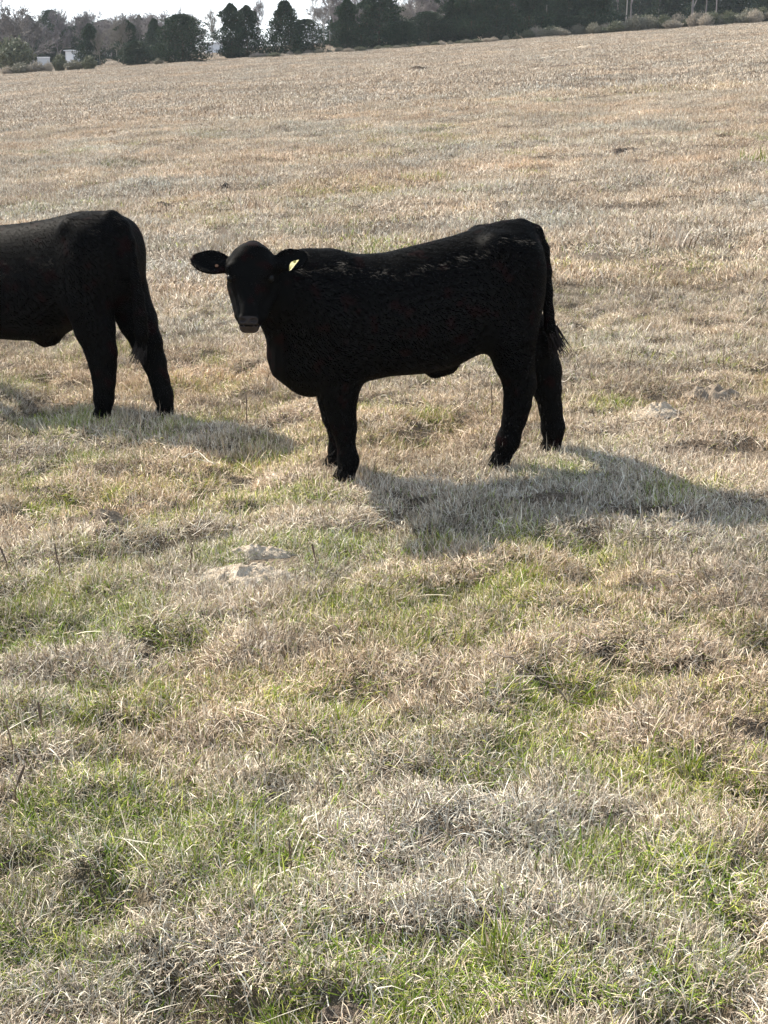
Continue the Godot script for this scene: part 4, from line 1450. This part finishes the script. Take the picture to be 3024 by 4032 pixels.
	cedar(1, -40.1, -200.0, 4.45, 3.92, "grey-green evergreen among bare trees behind the left field edge", "evergreens in the wood behind the left of the field")
	cedar(5, -32.0, -205.0, 5.33, 2.87, "grey-green evergreen among bare trees behind the left field edge", "evergreens in the wood behind the left of the field")
	cedar(2, -28.0, -190.0, 3.40, 3.57, "grey-green evergreen among bare trees behind the left field edge", "evergreens in the wood behind the left of the field")
	cedar(4, -37.5, -210.0, 5.15, 3.83, "grey-green evergreen among bare trees behind the left field edge", "evergreens in the wood behind the left of the field")
	cedar(5, -31.2, -185.0, 2.85, 3.79, "grey-green evergreen among bare trees behind the left field edge", "evergreens in the wood behind the left of the field")
	cedar(2, -27.4, -200.0, 4.18, 4.14, "grey-green evergreen among bare trees behind the left field edge", "evergreens in the wood behind the left of the field")
	cedar(2, -44.1, -200.0, 3.61, 4.18, "grey-green evergreen among bare trees behind the left field edge", "evergreens in the wood behind the left of the field")
	cedar(2, -41.4, -200.0, 2.90, 3.08, "grey-green evergreen among bare trees behind the left field edge", "evergreens in the wood behind the left of the field")
	cedar(5, -51.3, -212.0, 6.04, 4.12, "grey-green evergreen among bare trees behind the left field edge", "evergreens in the wood behind the left of the field")
	cedar(5, -44.2, -195.0, 6.03, 4.07, "grey-green evergreen among bare trees behind the left field edge", "evergreens in the wood behind the left of the field")
	cedar(4, -36.4, -190.0, 5.23, 3.26, "grey-green evergreen among bare trees behind the left field edge", "evergreens in the wood behind the left of the field")
	cedar(5, -35.5, -192.0, 3.35, 2.90, "grey-green evergreen among bare trees behind the left field edge", "evergreens in the wood behind the left of the field")
	cedar(4, -30.0, -185.0, 4.03, 3.32, "grey-green evergreen among bare trees behind the left field edge", "evergreens in the wood behind the left of the field")
	cedar(5, -25.3, -178.0, 2.01, 2.52, "grey-green evergreen among bare trees behind the left field edge", "evergreens in the wood behind the left of the field")
	cedar(4, -24.1, -185.0, 2.39, 3.51, "grey-green evergreen among bare trees behind the left field edge", "evergreens in the wood behind the left of the field")
	cedar(5, -41.1, -196.0, 4.77, 3.18, "grey-green evergreen among bare trees behind the left field edge", "evergreens in the wood behind the left of the field")
	cedar(2, -47.7, -190.0, 4.66, 3.48, "grey-green evergreen among bare trees behind the left field edge", "evergreens in the wood behind the left of the field")
	bare_tree(4, -6.5, -169.8, 3.75, 5.38, "bare trunked tree in the dark wood behind the right field edge", "bare trees of the dark wood behind the right of the field")
	bare_tree(1, -5.1, -160.3, 5.52, 4.01, "bare trunked tree in the dark wood behind the right field edge", "bare trees of the dark wood behind the right of the field")
	bare_tree(1, -4.5, -171.0, 4.53, 3.71, "bare trunked tree in the dark wood behind the right field edge", "bare trees of the dark wood behind the right of the field")
	bare_tree(5, -3.7, -148.6, 5.25, 4.08, "bare trunked tree in the dark wood behind the right field edge", "bare trees of the dark wood behind the right of the field")
	bare_tree(5, -2.7, -175.6, 3.64, 4.43, "bare trunked tree in the dark wood behind the right field edge", "bare trees of the dark wood behind the right of the field")
	bare_tree(0, -2.5, -188.8, 5.79, 7.02, "bare trunked tree in the dark wood behind the right field edge", "bare trees of the dark wood behind the right of the field")
	bare_tree(2, -1.2, -144.0, 3.10, 3.70, "bare trunked tree in the dark wood behind the right field edge", "bare trees of the dark wood behind the right of the field")
	bare_tree(2, 0.2, -187.5, 4.45, 7.00, "bare trunked tree in the dark wood behind the right field edge", "bare trees of the dark wood behind the right of the field")
	bare_tree(5, 1.1, -176.4, 4.11, 5.87, "bare trunked tree in the dark wood behind the right field edge", "bare trees of the dark wood behind the right of the field")
	bare_tree(5, 1.3, -166.8, 5.07, 4.29, "bare trunked tree in the dark wood behind the right field edge", "bare trees of the dark wood behind the right of the field")
	bare_tree(4, 1.9, -150.9, 3.27, 3.79, "bare trunked tree in the dark wood behind the right field edge", "bare trees of the dark wood behind the right of the field")
	bare_tree(0, 3.4, -159.7, 4.38, 3.75, "bare trunked tree in the dark wood behind the right field edge", "bare trees of the dark wood behind the right of the field")
	bare_tree(1, 3.6, -141.8, 3.05, 2.97, "bare trunked tree in the dark wood behind the right field edge", "bare trees of the dark wood behind the right of the field")
	bare_tree(1, 4.2, -147.5, 3.66, 3.07, "bare trunked tree in the dark wood behind the right field edge", "bare trees of the dark wood behind the right of the field")
	bare_tree(4, 6.4, -171.0, 3.70, 4.07, "bare trunked tree in the dark wood behind the right field edge", "bare trees of the dark wood behind the right of the field")
	bare_tree(4, 8.5, -185.9, 3.29, 6.90, "bare trunked tree in the dark wood behind the right field edge", "bare trees of the dark wood behind the right of the field")
	bare_tree(4, 7.0, -151.2, 3.75, 3.60, "bare trunked tree in the dark wood behind the right field edge", "bare trees of the dark wood behind the right of the field")
	bare_tree(4, 10.5, -199.3, 11.32, 6.27, "bare trunked tree in the dark wood behind the right field edge", "bare trees of the dark wood behind the right of the field")
	bare_tree(2, 8.3, -142.4, 7.05, 3.53, "bare trunked tree in the dark wood behind the right field edge", "bare trees of the dark wood behind the right of the field")
	bare_tree(0, 12.1, -191.0, 9.83, 6.64, "bare trunked tree in the dark wood behind the right field edge", "bare trees of the dark wood behind the right of the field")
	bare_tree(2, 14.1, -198.1, 7.69, 6.32, "bare trunked tree in the dark wood behind the right field edge", "bare trees of the dark wood behind the right of the field")
	bare_tree(0, 11.3, -161.0, 8.44, 5.94, "bare trunked tree in the dark wood behind the right field edge", "bare trees of the dark wood behind the right of the field")
	bare_tree(2, 10.9, -142.8, 7.41, 4.95, "bare trunked tree in the dark wood behind the right field edge", "bare trees of the dark wood behind the right of the field")
	bare_tree(1, 12.5, -153.1, 9.82, 5.16, "bare trunked tree in the dark wood behind the right field edge", "bare trees of the dark wood behind the right of the field")
	bare_tree(5, 13.4, -147.6, 5.49, 5.15, "bare trunked tree in the dark wood behind the right field edge", "bare trees of the dark wood behind the right of the field")
	bare_tree(0, 13.9, -144.6, 8.58, 3.61, "bare trunked tree in the dark wood behind the right field edge", "bare trees of the dark wood behind the right of the field")
	bare_tree(1, 20.7, -203.3, 12.77, 6.55, "bare trunked tree in the dark wood behind the right field edge", "bare trees of the dark wood behind the right of the field")
	bare_tree(4, 20.6, -197.9, 8.14, 6.84, "bare trunked tree in the dark wood behind the right field edge", "bare trees of the dark wood behind the right of the field")
	bare_tree(4, 20.4, -181.1, 9.33, 4.21, "bare trunked tree in the dark wood behind the right field edge", "bare trees of the dark wood behind the right of the field")
	bare_tree(2, 22.5, -189.0, 7.04, 4.84, "bare trunked tree in the dark wood behind the right field edge", "bare trees of the dark wood behind the right of the field")
	bare_tree(1, 18.3, -153.5, 6.68, 3.98, "bare trunked tree in the dark wood behind the right field edge", "bare trees of the dark wood behind the right of the field")
	bare_tree(4, 24.4, -197.7, 6.86, 4.99, "bare trunked tree in the dark wood behind the right field edge", "bare trees of the dark wood behind the right of the field")
	bare_tree(1, 26.9, -200.3, 9.92, 6.67, "bare trunked tree in the dark wood behind the right field edge", "bare trees of the dark wood behind the right of the field")
	bare_tree(4, 23.2, -173.2, 10.68, 4.28, "bare trunked tree in the dark wood behind the right field edge", "bare trees of the dark wood behind the right of the field")
	bare_tree(1, 26.0, -181.7, 7.94, 4.68, "bare trunked tree in the dark wood behind the right field edge", "bare trees of the dark wood behind the right of the field")
	bare_tree(1, 27.6, -185.6, 6.26, 4.61, "bare trunked tree in the dark wood behind the right field edge", "bare trees of the dark wood behind the right of the field")
	bare_tree(4, 26.6, -172.5, 10.04, 4.50, "bare trunked tree in the dark wood behind the right field edge", "bare trees of the dark wood behind the right of the field")
	bare_tree(0, 24.1, -153.2, 9.13, 4.47, "bare trunked tree in the dark wood behind the right field edge", "bare trees of the dark wood behind the right of the field")
	bare_tree(2, 32.5, -203.1, 10.45, 6.11, "bare trunked tree in the dark wood behind the right field edge", "bare trees of the dark wood behind the right of the field")
	bare_tree(2, 31.3, -188.5, 7.70, 7.10, "bare trunked tree in the dark wood behind the right field edge", "bare trees of the dark wood behind the right of the field")
	bare_tree(4, 33.3, -189.1, 6.84, 6.09, "bare trunked tree in the dark wood behind the right field edge", "bare trees of the dark wood behind the right of the field")
	bare_tree(5, 28.2, -161.1, 8.28, 6.01, "bare trunked tree in the dark wood behind the right field edge", "bare trees of the dark wood behind the right of the field")
	bare_tree(0, 37.9, -204.1, 11.03, 6.80, "bare trunked tree in the dark wood behind the right field edge", "bare trees of the dark wood behind the right of the field")
	bare_tree(0, 38.9, -201.8, 7.74, 7.55, "bare trunked tree in the dark wood behind the right field edge", "bare trees of the dark wood behind the right of the field")
	bare_tree(4, 30.9, -157.0, 5.17, 5.04, "bare trunked tree in the dark wood behind the right field edge", "bare trees of the dark wood behind the right of the field")
	bare_tree(5, 30.0, -153.0, 8.61, 4.36, "bare trunked tree in the dark wood behind the right field edge", "bare trees of the dark wood behind the right of the field")
	bare_tree(0, 33.0, -161.0, 7.54, 4.40, "bare trunked tree in the dark wood behind the right field edge", "bare trees of the dark wood behind the right of the field")
	bare_tree(1, 30.1, -142.5, 7.94, 3.42, "bare trunked tree in the dark wood behind the right field edge", "bare trees of the dark wood behind the right of the field")
	bare_tree(4, 42.4, -196.2, 5.84, 6.33, "bare trunked tree in the dark wood behind the right field edge", "bare trees of the dark wood behind the right of the field")
	bare_tree(4, 41.2, -186.0, 5.52, 4.42, "bare trunked tree in the dark wood behind the right field edge", "bare trees of the dark wood behind the right of the field")
	bare_tree(4, 38.9, -174.7, 10.01, 3.88, "bare trunked tree in the dark wood behind the right field edge", "bare trees of the dark wood behind the right of the field")
	bare_tree(0, 44.1, -187.5, 5.45, 5.46, "bare trunked tree in the dark wood behind the right field edge", "bare trees of the dark wood behind the right of the field")
	bare_tree(4, 46.2, -192.0, 6.28, 4.46, "bare trunked tree in the dark wood behind the right field edge", "bare trees of the dark wood behind the right of the field")
	bare_tree(4, 39.3, -162.8, 9.33, 5.25, "bare trunked tree in the dark wood behind the right field edge", "bare trees of the dark wood behind the right of the field")
	bare_tree(0, 46.7, -190.9, 6.61, 5.28, "bare trunked tree in the dark wood behind the right field edge", "bare trees of the dark wood behind the right of the field")
	bare_tree(1, 44.7, -178.8, 9.79, 3.85, "bare trunked tree in the dark wood behind the right field edge", "bare trees of the dark wood behind the right of the field")
	cedar(0, -5.1, -180.6, 4.52, 5.02, "dark evergreen deep in the wood behind the right field edge", "cedars of the dark wood behind the right of the field")
	cedar(2, -3.8, -151.1, 3.23, 3.80, "dark evergreen deep in the wood behind the right field edge", "cedars of the dark wood behind the right of the field")
	cedar(4, -2.0, -158.0, 4.23, 3.59, "dark evergreen deep in the wood behind the right field edge", "cedars of the dark wood behind the right of the field")
	cedar(4, -1.7, -192.9, 3.73, 4.82, "dark evergreen deep in the wood behind the right field edge", "cedars of the dark wood behind the right of the field")
	cedar(4, 1.1, -198.5, 3.35, 5.43, "dark evergreen deep in the wood behind the right field edge", "cedars of the dark wood behind the right of the field")
	cedar(4, 1.4, -169.4, 3.29, 4.58, "dark evergreen deep in the wood behind the right field edge", "cedars of the dark wood behind the right of the field")
	cedar(1, 3.9, -199.5, 3.54, 6.06, "dark evergreen deep in the wood behind the right field edge", "cedars of the dark wood behind the right of the field")
	cedar(2, 5.6, -184.5, 5.81, 4.10, "dark evergreen deep in the wood behind the right field edge", "cedars of the dark wood behind the right of the field")
	cedar(1, 5.6, -153.0, 5.78, 4.70, "dark evergreen deep in the wood behind the right field edge", "cedars of the dark wood behind the right of the field")
	cedar(2, 7.0, -152.7, 5.61, 3.40, "dark evergreen deep in the wood behind the right field edge", "cedars of the dark wood behind the right of the field")
	cedar(2, 7.8, -153.3, 7.20, 4.68, "dark evergreen deep in the wood behind the right field edge", "cedars of the dark wood behind the right of the field")
	cedar(1, 12.1, -194.1, 8.24, 5.67, "dark evergreen deep in the wood behind the right field edge", "cedars of the dark wood behind the right of the field")
	cedar(0, 12.1, -166.7, 7.74, 3.41, "dark evergreen deep in the wood behind the right field edge", "cedars of the dark wood behind the right of the field")
	cedar(1, 16.0, -203.2, 9.34, 4.62, "dark evergreen deep in the wood behind the right field edge", "cedars of the dark wood behind the right of the field")
	cedar(2, 17.3, -195.8, 10.80, 4.43, "dark evergreen deep in the wood behind the right field edge", "cedars of the dark wood behind the right of the field")
	cedar(1, 15.8, -161.7, 4.92, 5.07, "dark evergreen deep in the wood behind the right field edge", "cedars of the dark wood behind the right of the field")
	cedar(5, 14.9, -150.2, 7.43, 3.97, "dark evergreen deep in the wood behind the right field edge", "cedars of the dark wood behind the right of the field")
	cedar(2, 19.5, -180.4, 8.25, 4.03, "dark evergreen deep in the wood behind the right field edge", "cedars of the dark wood behind the right of the field")
	cedar(5, 21.9, -181.9, 6.29, 3.86, "dark evergreen deep in the wood behind the right field edge", "cedars of the dark wood behind the right of the field")
	cedar(0, 26.9, -201.7, 5.01, 5.36, "dark evergreen deep in the wood behind the right field edge", "cedars of the dark wood behind the right of the field")
	cedar(0, 22.6, -166.1, 6.22, 3.62, "dark evergreen deep in the wood behind the right field edge", "cedars of the dark wood behind the right of the field")
	cedar(0, 29.1, -205.4, 9.81, 6.02, "dark evergreen deep in the wood behind the right field edge", "cedars of the dark wood behind the right of the field")
	cedar(2, 30.3, -194.9, 6.75, 6.18, "dark evergreen deep in the wood behind the right field edge", "cedars of the dark wood behind the right of the field")
	cedar(2, 29.4, -181.1, 8.13, 5.01, "dark evergreen deep in the wood behind the right field edge", "cedars of the dark wood behind the right of the field")
	cedar(0, 36.4, -207.9, 6.90, 4.31, "dark evergreen deep in the wood behind the right field edge", "cedars of the dark wood behind the right of the field")
	cedar(0, 29.2, -161.2, 3.87, 4.60, "dark evergreen deep in the wood behind the right field edge", "cedars of the dark wood behind the right of the field")
	cedar(4, 33.7, -176.2, 7.19, 4.22, "dark evergreen deep in the wood behind the right field edge", "cedars of the dark wood behind the right of the field")
	cedar(0, 40.0, -199.3, 5.63, 5.32, "dark evergreen deep in the wood behind the right field edge", "cedars of the dark wood behind the right of the field")
	cedar(2, 34.9, -171.4, 5.24, 4.14, "dark evergreen deep in the wood behind the right field edge", "cedars of the dark wood behind the right of the field")
	cedar(1, 36.6, -169.1, 4.20, 3.81, "dark evergreen deep in the wood behind the right field edge", "cedars of the dark wood behind the right of the field")
	cedar(1, 37.9, -168.0, 5.63, 3.52, "dark evergreen deep in the wood behind the right field edge", "cedars of the dark wood behind the right of the field")
	cedar(4, 44.1, -189.6, 7.96, 5.89, "dark evergreen deep in the wood behind the right field edge", "cedars of the dark wood behind the right of the field")
	cedar(5, 41.8, -172.8, 6.98, 4.41, "dark evergreen deep in the wood behind the right field edge", "cedars of the dark wood behind the right of the field")
	cedar(1, 38.2, -155.2, 3.89, 3.35, "dark evergreen deep in the wood behind the right field edge", "cedars of the dark wood behind the right of the field")
	bush(2, -33.4, -141.0, 3.28, 3.17, "large rounded grey-green bush at the left edge")
	bush(0, -29.7, -127.0, 1.00, 1.51, "grey bush on the field edge left of the white tank")
	bush(1, -28.4, -127.0, 1.05, 1.51, "second grey bush on the field edge, under the white tank")
	bush(3, -27.4, -127.0, 0.92, 0.68, "small pale tan bush on the field edge")
	bush(2, -26.7, -128.0, 1.49, 1.14, "tall dark green bush in front of the white shed")
	bush(0, -25.3, -127.0, 0.86, 1.66, "brown low bush under the shed doorway")
	bush(2, -23.9, -126.0, 1.20, 1.20, "round green bush in front of the small white tank")
	bush(3, -30.8, -127.0, 0.79, 1.06, "dry tan bush in the left corner of the field edge")
	bush(0, -18.1, -125.0, 0.57, 0.82, "brown scrub left of the round cedar foot")
	bush(3, -10.1, -125.0, 0.47, 1.30, "pale scrub in the gap beside the broad cedar")
	bush(2, 11.8, -128.0, 0.80, 1.17, "pale dry shrub in the row along the right field edge", "pale shrubs along the right field edge")
	bush(1, 12.5, -128.8, 1.04, 1.30, "pale dry shrub in the row along the right field edge", "pale shrubs along the right field edge")
	bush(0, 12.9, -126.7, 0.79, 1.11, "pale dry shrub in the row along the right field edge", "pale shrubs along the right field edge")
	bush(2, 13.7, -128.4, 1.03, 1.36, "pale dry shrub in the row along the right field edge", "pale shrubs along the right field edge")
	bush(0, 14.0, -126.8, 0.83, 1.40, "pale dry shrub in the row along the right field edge", "pale shrubs along the right field edge")
	bush(1, 14.4, -126.5, 0.70, 1.34, "pale dry shrub in the row along the right field edge", "pale shrubs along the right field edge")
	bush(0, 15.5, -130.4, 0.76, 1.54, "pale dry shrub in the row along the right field edge", "pale shrubs along the right field edge")
	bush(0, 16.1, -129.6, 0.96, 1.31, "pale dry shrub in the row along the right field edge", "pale shrubs along the right field edge")
	bush(2, 16.9, -130.2, 0.93, 1.38, "pale dry shrub in the row along the right field edge", "pale shrubs along the right field edge")
	bush(0, 17.0, -127.1, 1.00, 1.16, "pale dry shrub in the row along the right field edge", "pale shrubs along the right field edge")
	bush(2, 17.6, -127.7, 0.66, 1.65, "pale dry shrub in the row along the right field edge", "pale shrubs along the right field edge")
	bush(1, 18.5, -129.4, 0.89, 1.60, "pale dry shrub in the row along the right field edge", "pale shrubs along the right field edge")
	bush(2, 18.9, -127.8, 1.05, 1.34, "pale dry shrub in the row along the right field edge", "pale shrubs along the right field edge")
	bush(1, 19.7, -130.3, 0.81, 1.56, "pale dry shrub in the row along the right field edge", "pale shrubs along the right field edge")
	bush(1, 20.2, -129.7, 0.96, 1.17, "pale dry shrub in the row along the right field edge", "pale shrubs along the right field edge")
	bush(0, 20.5, -128.7, 1.34, 1.69, "pale dry shrub in the row along the right field edge", "pale shrubs along the right field edge")
	bush(2, 21.4, -130.0, 1.35, 1.71, "pale dry shrub in the row along the right field edge", "pale shrubs along the right field edge")
	bush(0, 21.8, -129.1, 1.27, 1.71, "pale dry shrub in the row along the right field edge", "pale shrubs along the right field edge")
	bush(1, 22.5, -129.3, 0.95, 1.50, "pale dry shrub in the row along the right field edge", "pale shrubs along the right field edge")
	bush(2, 23.0, -128.7, 1.28, 1.38, "pale dry shrub in the row along the right field edge", "pale shrubs along the right field edge")
	bush(1, 23.5, -127.5, 0.84, 1.61, "pale dry shrub in the row along the right field edge", "pale shrubs along the right field edge")
	bush(1, 24.4, -130.1, 1.28, 1.47, "pale dry shrub in the row along the right field edge", "pale shrubs along the right field edge")
	bush(2, 25.0, -129.3, 0.83, 1.14, "pale dry shrub in the row along the right field edge", "pale shrubs along the right field edge")
	bush(3, 25.1, -127.1, 1.26, 1.09, "pale dry shrub in the row along the right field edge", "pale shrubs along the right field edge")
	bush(1, 25.6, -127.0, 1.29, 1.39, "pale dry shrub in the row along the right field edge", "pale shrubs along the right field edge")
	bush(3, 25.9, -126.1, 1.09, 1.27, "pale dry shrub in the row along the right field edge", "pale shrubs along the right field edge")
	bush(2, 26.5, -126.7, 1.24, 1.66, "pale dry shrub in the row along the right field edge", "pale shrubs along the right field edge")
	bush(1, 27.1, -126.6, 0.96, 1.11, "pale dry shrub in the row along the right field edge", "pale shrubs along the right field edge")
	bush(2, 27.7, -126.3, 1.26, 1.09, "pale dry shrub in the row along the right field edge", "pale shrubs along the right field edge")
	bush(2, 28.7, -128.4, 1.03, 1.11, "pale dry shrub in the row along the right field edge", "pale shrubs along the right field edge")
	bush(0, 28.8, -126.4, 0.91, 1.65, "pale dry shrub in the row along the right field edge", "pale shrubs along the right field edge")
	bush(0, 29.8, -128.1, 1.27, 1.68, "pale dry shrub in the row along the right field edge", "pale shrubs along the right field edge")
	bush(3, 29.8, -126.2, 1.17, 1.40, "pale dry shrub in the row along the right field edge", "pale shrubs along the right field edge")
	bush(2, 30.9, -128.2, 1.34, 1.35, "pale dry shrub in the row along the right field edge", "pale shrubs along the right field edge")
	bush(1, 31.5, -128.9, 0.96, 1.53, "pale dry shrub in the row along the right field edge", "pale shrubs along the right field edge")
	bush(1, 31.8, -127.4, 1.33, 1.60, "pale dry shrub in the row along the right field edge", "pale shrubs along the right field edge")
	bush(0, -10.0, -124.8, 0.31, 1.07, "low scrub at the foot of the middle cedars", "low scrub along the foot of the cedars")
	bush(0, -9.3, -124.2, 0.39, 0.90, "low scrub at the foot of the middle cedars", "low scrub along the foot of the cedars")
	bush(2, -8.6, -122.3, 0.45, 0.98, "low scrub at the foot of the middle cedars", "low scrub along the foot of the cedars")
	bush(3, -8.0, -123.1, 0.31, 0.82, "low scrub at the foot of the middle cedars", "low scrub along the foot of the cedars")
	bush(3, -7.5, -124.3, 0.44, 0.59, "low scrub at the foot of the middle cedars", "low scrub along the foot of the cedars")
	bush(2, -6.8, -123.5, 0.48, 0.52, "low scrub at the foot of the middle cedars", "low scrub along the foot of the cedars")
	bush(3, -6.1, -125.8, 0.42, 0.88, "low scrub at the foot of the middle cedars", "low scrub along the foot of the cedars")
	bush(0, -5.1, -122.7, 0.47, 0.80, "low scrub at the foot of the middle cedars", "low scrub along the foot of the cedars")
	bush(0, -4.3, -122.8, 0.37, 0.53, "low scrub at the foot of the middle cedars", "low scrub along the foot of the cedars")
	bush(0, -3.6, -125.3, 0.47, 0.71, "low scrub at the foot of the middle cedars", "low scrub along the foot of the cedars")
	bush(3, -2.8, -123.3, 0.38, 0.95, "low scrub at the foot of the middle cedars", "low scrub along the foot of the cedars")
	bush(2, -1.9, -123.9, 0.43, 0.96, "low scrub at the foot of the middle cedars", "low scrub along the foot of the cedars")
	bush(2, -1.3, -125.6, 0.29, 0.91, "low scrub at the foot of the middle cedars", "low scrub along the foot of the cedars")
	bush(2, -0.4, -122.3, 0.41, 0.79, "low scrub at the foot of the middle cedars", "low scrub along the foot of the cedars")
	bush(2, 0.3, -122.6, 0.41, 0.86, "low scrub at the foot of the middle cedars", "low scrub along the foot of the cedars")
	bush(0, 1.0, -122.1, 0.34, 0.73, "low scrub at the foot of the middle cedars", "low scrub along the foot of the cedars")
	bush(0, 1.6, -123.9, 0.34, 0.83, "low scrub at the foot of the middle cedars", "low scrub along the foot of the cedars")
	bush(2, 2.3, -122.8, 0.36, 0.67, "low scrub at the foot of the middle cedars", "low scrub along the foot of the cedars")
	bush(0, 3.2, -125.0, 0.43, 0.86, "low scrub at the foot of the middle cedars", "low scrub along the foot of the cedars")
	bush(2, 4.0, -122.5, 0.41, 0.70, "low scrub at the foot of the middle cedars", "low scrub along the foot of the cedars")
	bush(3, 4.5, -123.0, 0.45, 0.75, "low scrub at the foot of the middle cedars", "low scrub along the foot of the cedars")
	bush(0, 5.2, -122.6, 0.38, 0.52, "low scrub at the foot of the middle cedars", "low scrub along the foot of the cedars")
	bush(2, 5.9, -124.1, 0.34, 0.61, "low scrub at the foot of the middle cedars", "low scrub along the foot of the cedars")
	bush(0, 6.5, -122.6, 0.42, 0.97, "low scrub at the foot of the middle cedars", "low scrub along the foot of the cedars")
	bush(2, 7.3, -124.0, 0.39, 0.97, "low scrub at the foot of the middle cedars", "low scrub along the foot of the cedars")
	bush(3, 8.2, -124.5, 0.40, 1.05, "low scrub at the foot of the middle cedars", "low scrub along the foot of the cedars")
	bush(3, 8.7, -124.0, 0.45, 0.77, "low scrub at the foot of the middle cedars", "low scrub along the foot of the cedars")
	bush(0, 9.8, -125.7, 0.46, 0.54, "low scrub at the foot of the middle cedars", "low scrub along the foot of the cedars")
	bush(2, 10.7, -125.7, 0.44, 0.68, "low scrub at the foot of the middle cedars", "low scrub along the foot of the cedars")


# a shed and white tanks that stand far behind the field edge
func block(b: Buf, lo: Vector3, hi: Vector3, col := Color.WHITE) -> void:
	var p: Array[Vector3] = []
	for k in 8:
		p.append(Vector3(hi.x if k & 1 else lo.x, hi.y if k & 2 else lo.y, hi.z if k & 4 else lo.z))
	for q in [[0, 1, 3, 2], [5, 4, 6, 7], [4, 0, 2, 6], [1, 5, 7, 3], [2, 3, 7, 6], [4, 5, 1, 0]]:
		b.tri(p[q[0]], p[q[2]], p[q[1]], col)
		b.tri(p[q[0]], p[q[3]], p[q[2]], col)


func box_part(called: String, lo: Vector3, hi: Vector3, m: Material, parent: Node) -> void:
	var b := Buf.new()
	block(b, lo, hi)
	obj(called, mesh_of(b), m, parent)


func build_far_things() -> void:
	var at := Vector3(-37.6, macro(-37.6, -172.0), -172.0)
	var t := thing("storage_tank", "white box tank with a bright top behind the grey bushes", "tank", at, 0.1)
	box_part("tank", Vector3(-0.62, 0.12, -0.5), Vector3(0.62, 0.95, 0.5), M.roofsheet, t)
	box_part("lid", Vector3(-0.66, 0.952, -0.54), Vector3(0.66, 1.06, 0.54), M.white, t)
	box_part("skid", Vector3(-0.6, -0.1, -0.45), Vector3(0.6, 0.118, 0.45), M.dark, t)
	at = Vector3(-34.9, macro(-34.9, -176.0), -176.0)
	t = thing("shed", "small shed with two white doors and a dark open bay", "shed", at, 0.0)
	box_part("wall", Vector3(-1.1, -0.1, -2.4), Vector3(0.95, 1.45, -0.06), M.roofsheet, t)
	box_part("door", Vector3(-1.0, -0.1, -0.057), Vector3(-0.22, 1.38, 0.0), M.white, t)
	box_part("door", Vector3(-0.10, -0.1, -0.057), Vector3(0.36, 1.38, 0.0), M.white, t)
	box_part("back_wall", Vector3(0.953, -0.1, -2.4), Vector3(2.5, 1.45, -2.3), M.board, t)
	box_part("side_wall", Vector3(2.4, -0.1, -2.297), Vector3(2.5, 1.45, -0.06), M.board, t)
	box_part("roof", Vector3(-1.25, 1.453, -2.6), Vector3(2.65, 1.56, 0.15), M.roofsheet, t)
	at = Vector3(-30.0, macro(-30.0, -160.0), -160.0)
	t = thing("stock_tank", "small white open tub right of the dark shed bay", "tank", at)
	var b := Buf.new()
	b.tube(PackedVector3Array([Vector3(0, -0.1, 0), Vector3(0, 0.62, 0), Vector3(0, 0.63, 0), Vector3(0, 0.62, 0), Vector3(0, 0.25, 0)]), PackedFloat32Array([0.60, 0.66, 0.63, 0.60, 0.56]), 24, Color.WHITE)
	obj("tub", mesh_of(b), M.white, t)
	at = Vector3(-20.6, macro(-20.6, -186.0), -186.0)
	t = thing("shed", "white walled barn showing behind the forked trunks", "shed", at, 0.15)
	box_part("wall", Vector3(-0.7, -0.2, -3.0), Vector3(1.5, 1.25, 0.0), M.white, t)
	box_part("roof", Vector3(-0.85, 1.253, -3.15), Vector3(1.65, 1.36, 0.15), M.roofsheet, t)
	at = Vector3(-22.1, macro(-22.1, -190.0), -190.0)
	t = thing("storage_tank", "small white tank left of the forked trunks", "tank", at)
	b = Buf.new()
	b.tube(PackedVector3Array([Vector3(0, 0.0, 0), Vector3(0, 1.15, 0), Vector3(0, 1.4, 0), Vector3(0, 1.5, 0)]), PackedFloat32Array([0.42, 0.42, 0.3, 0.06]), 18, Color.WHITE)
	obj("tank", mesh_of(b), M.white, t)
	box_part("skid", Vector3(-0.4, -0.1, -0.4), Vector3(0.4, -0.003, 0.4), M.dark, t)
#T2
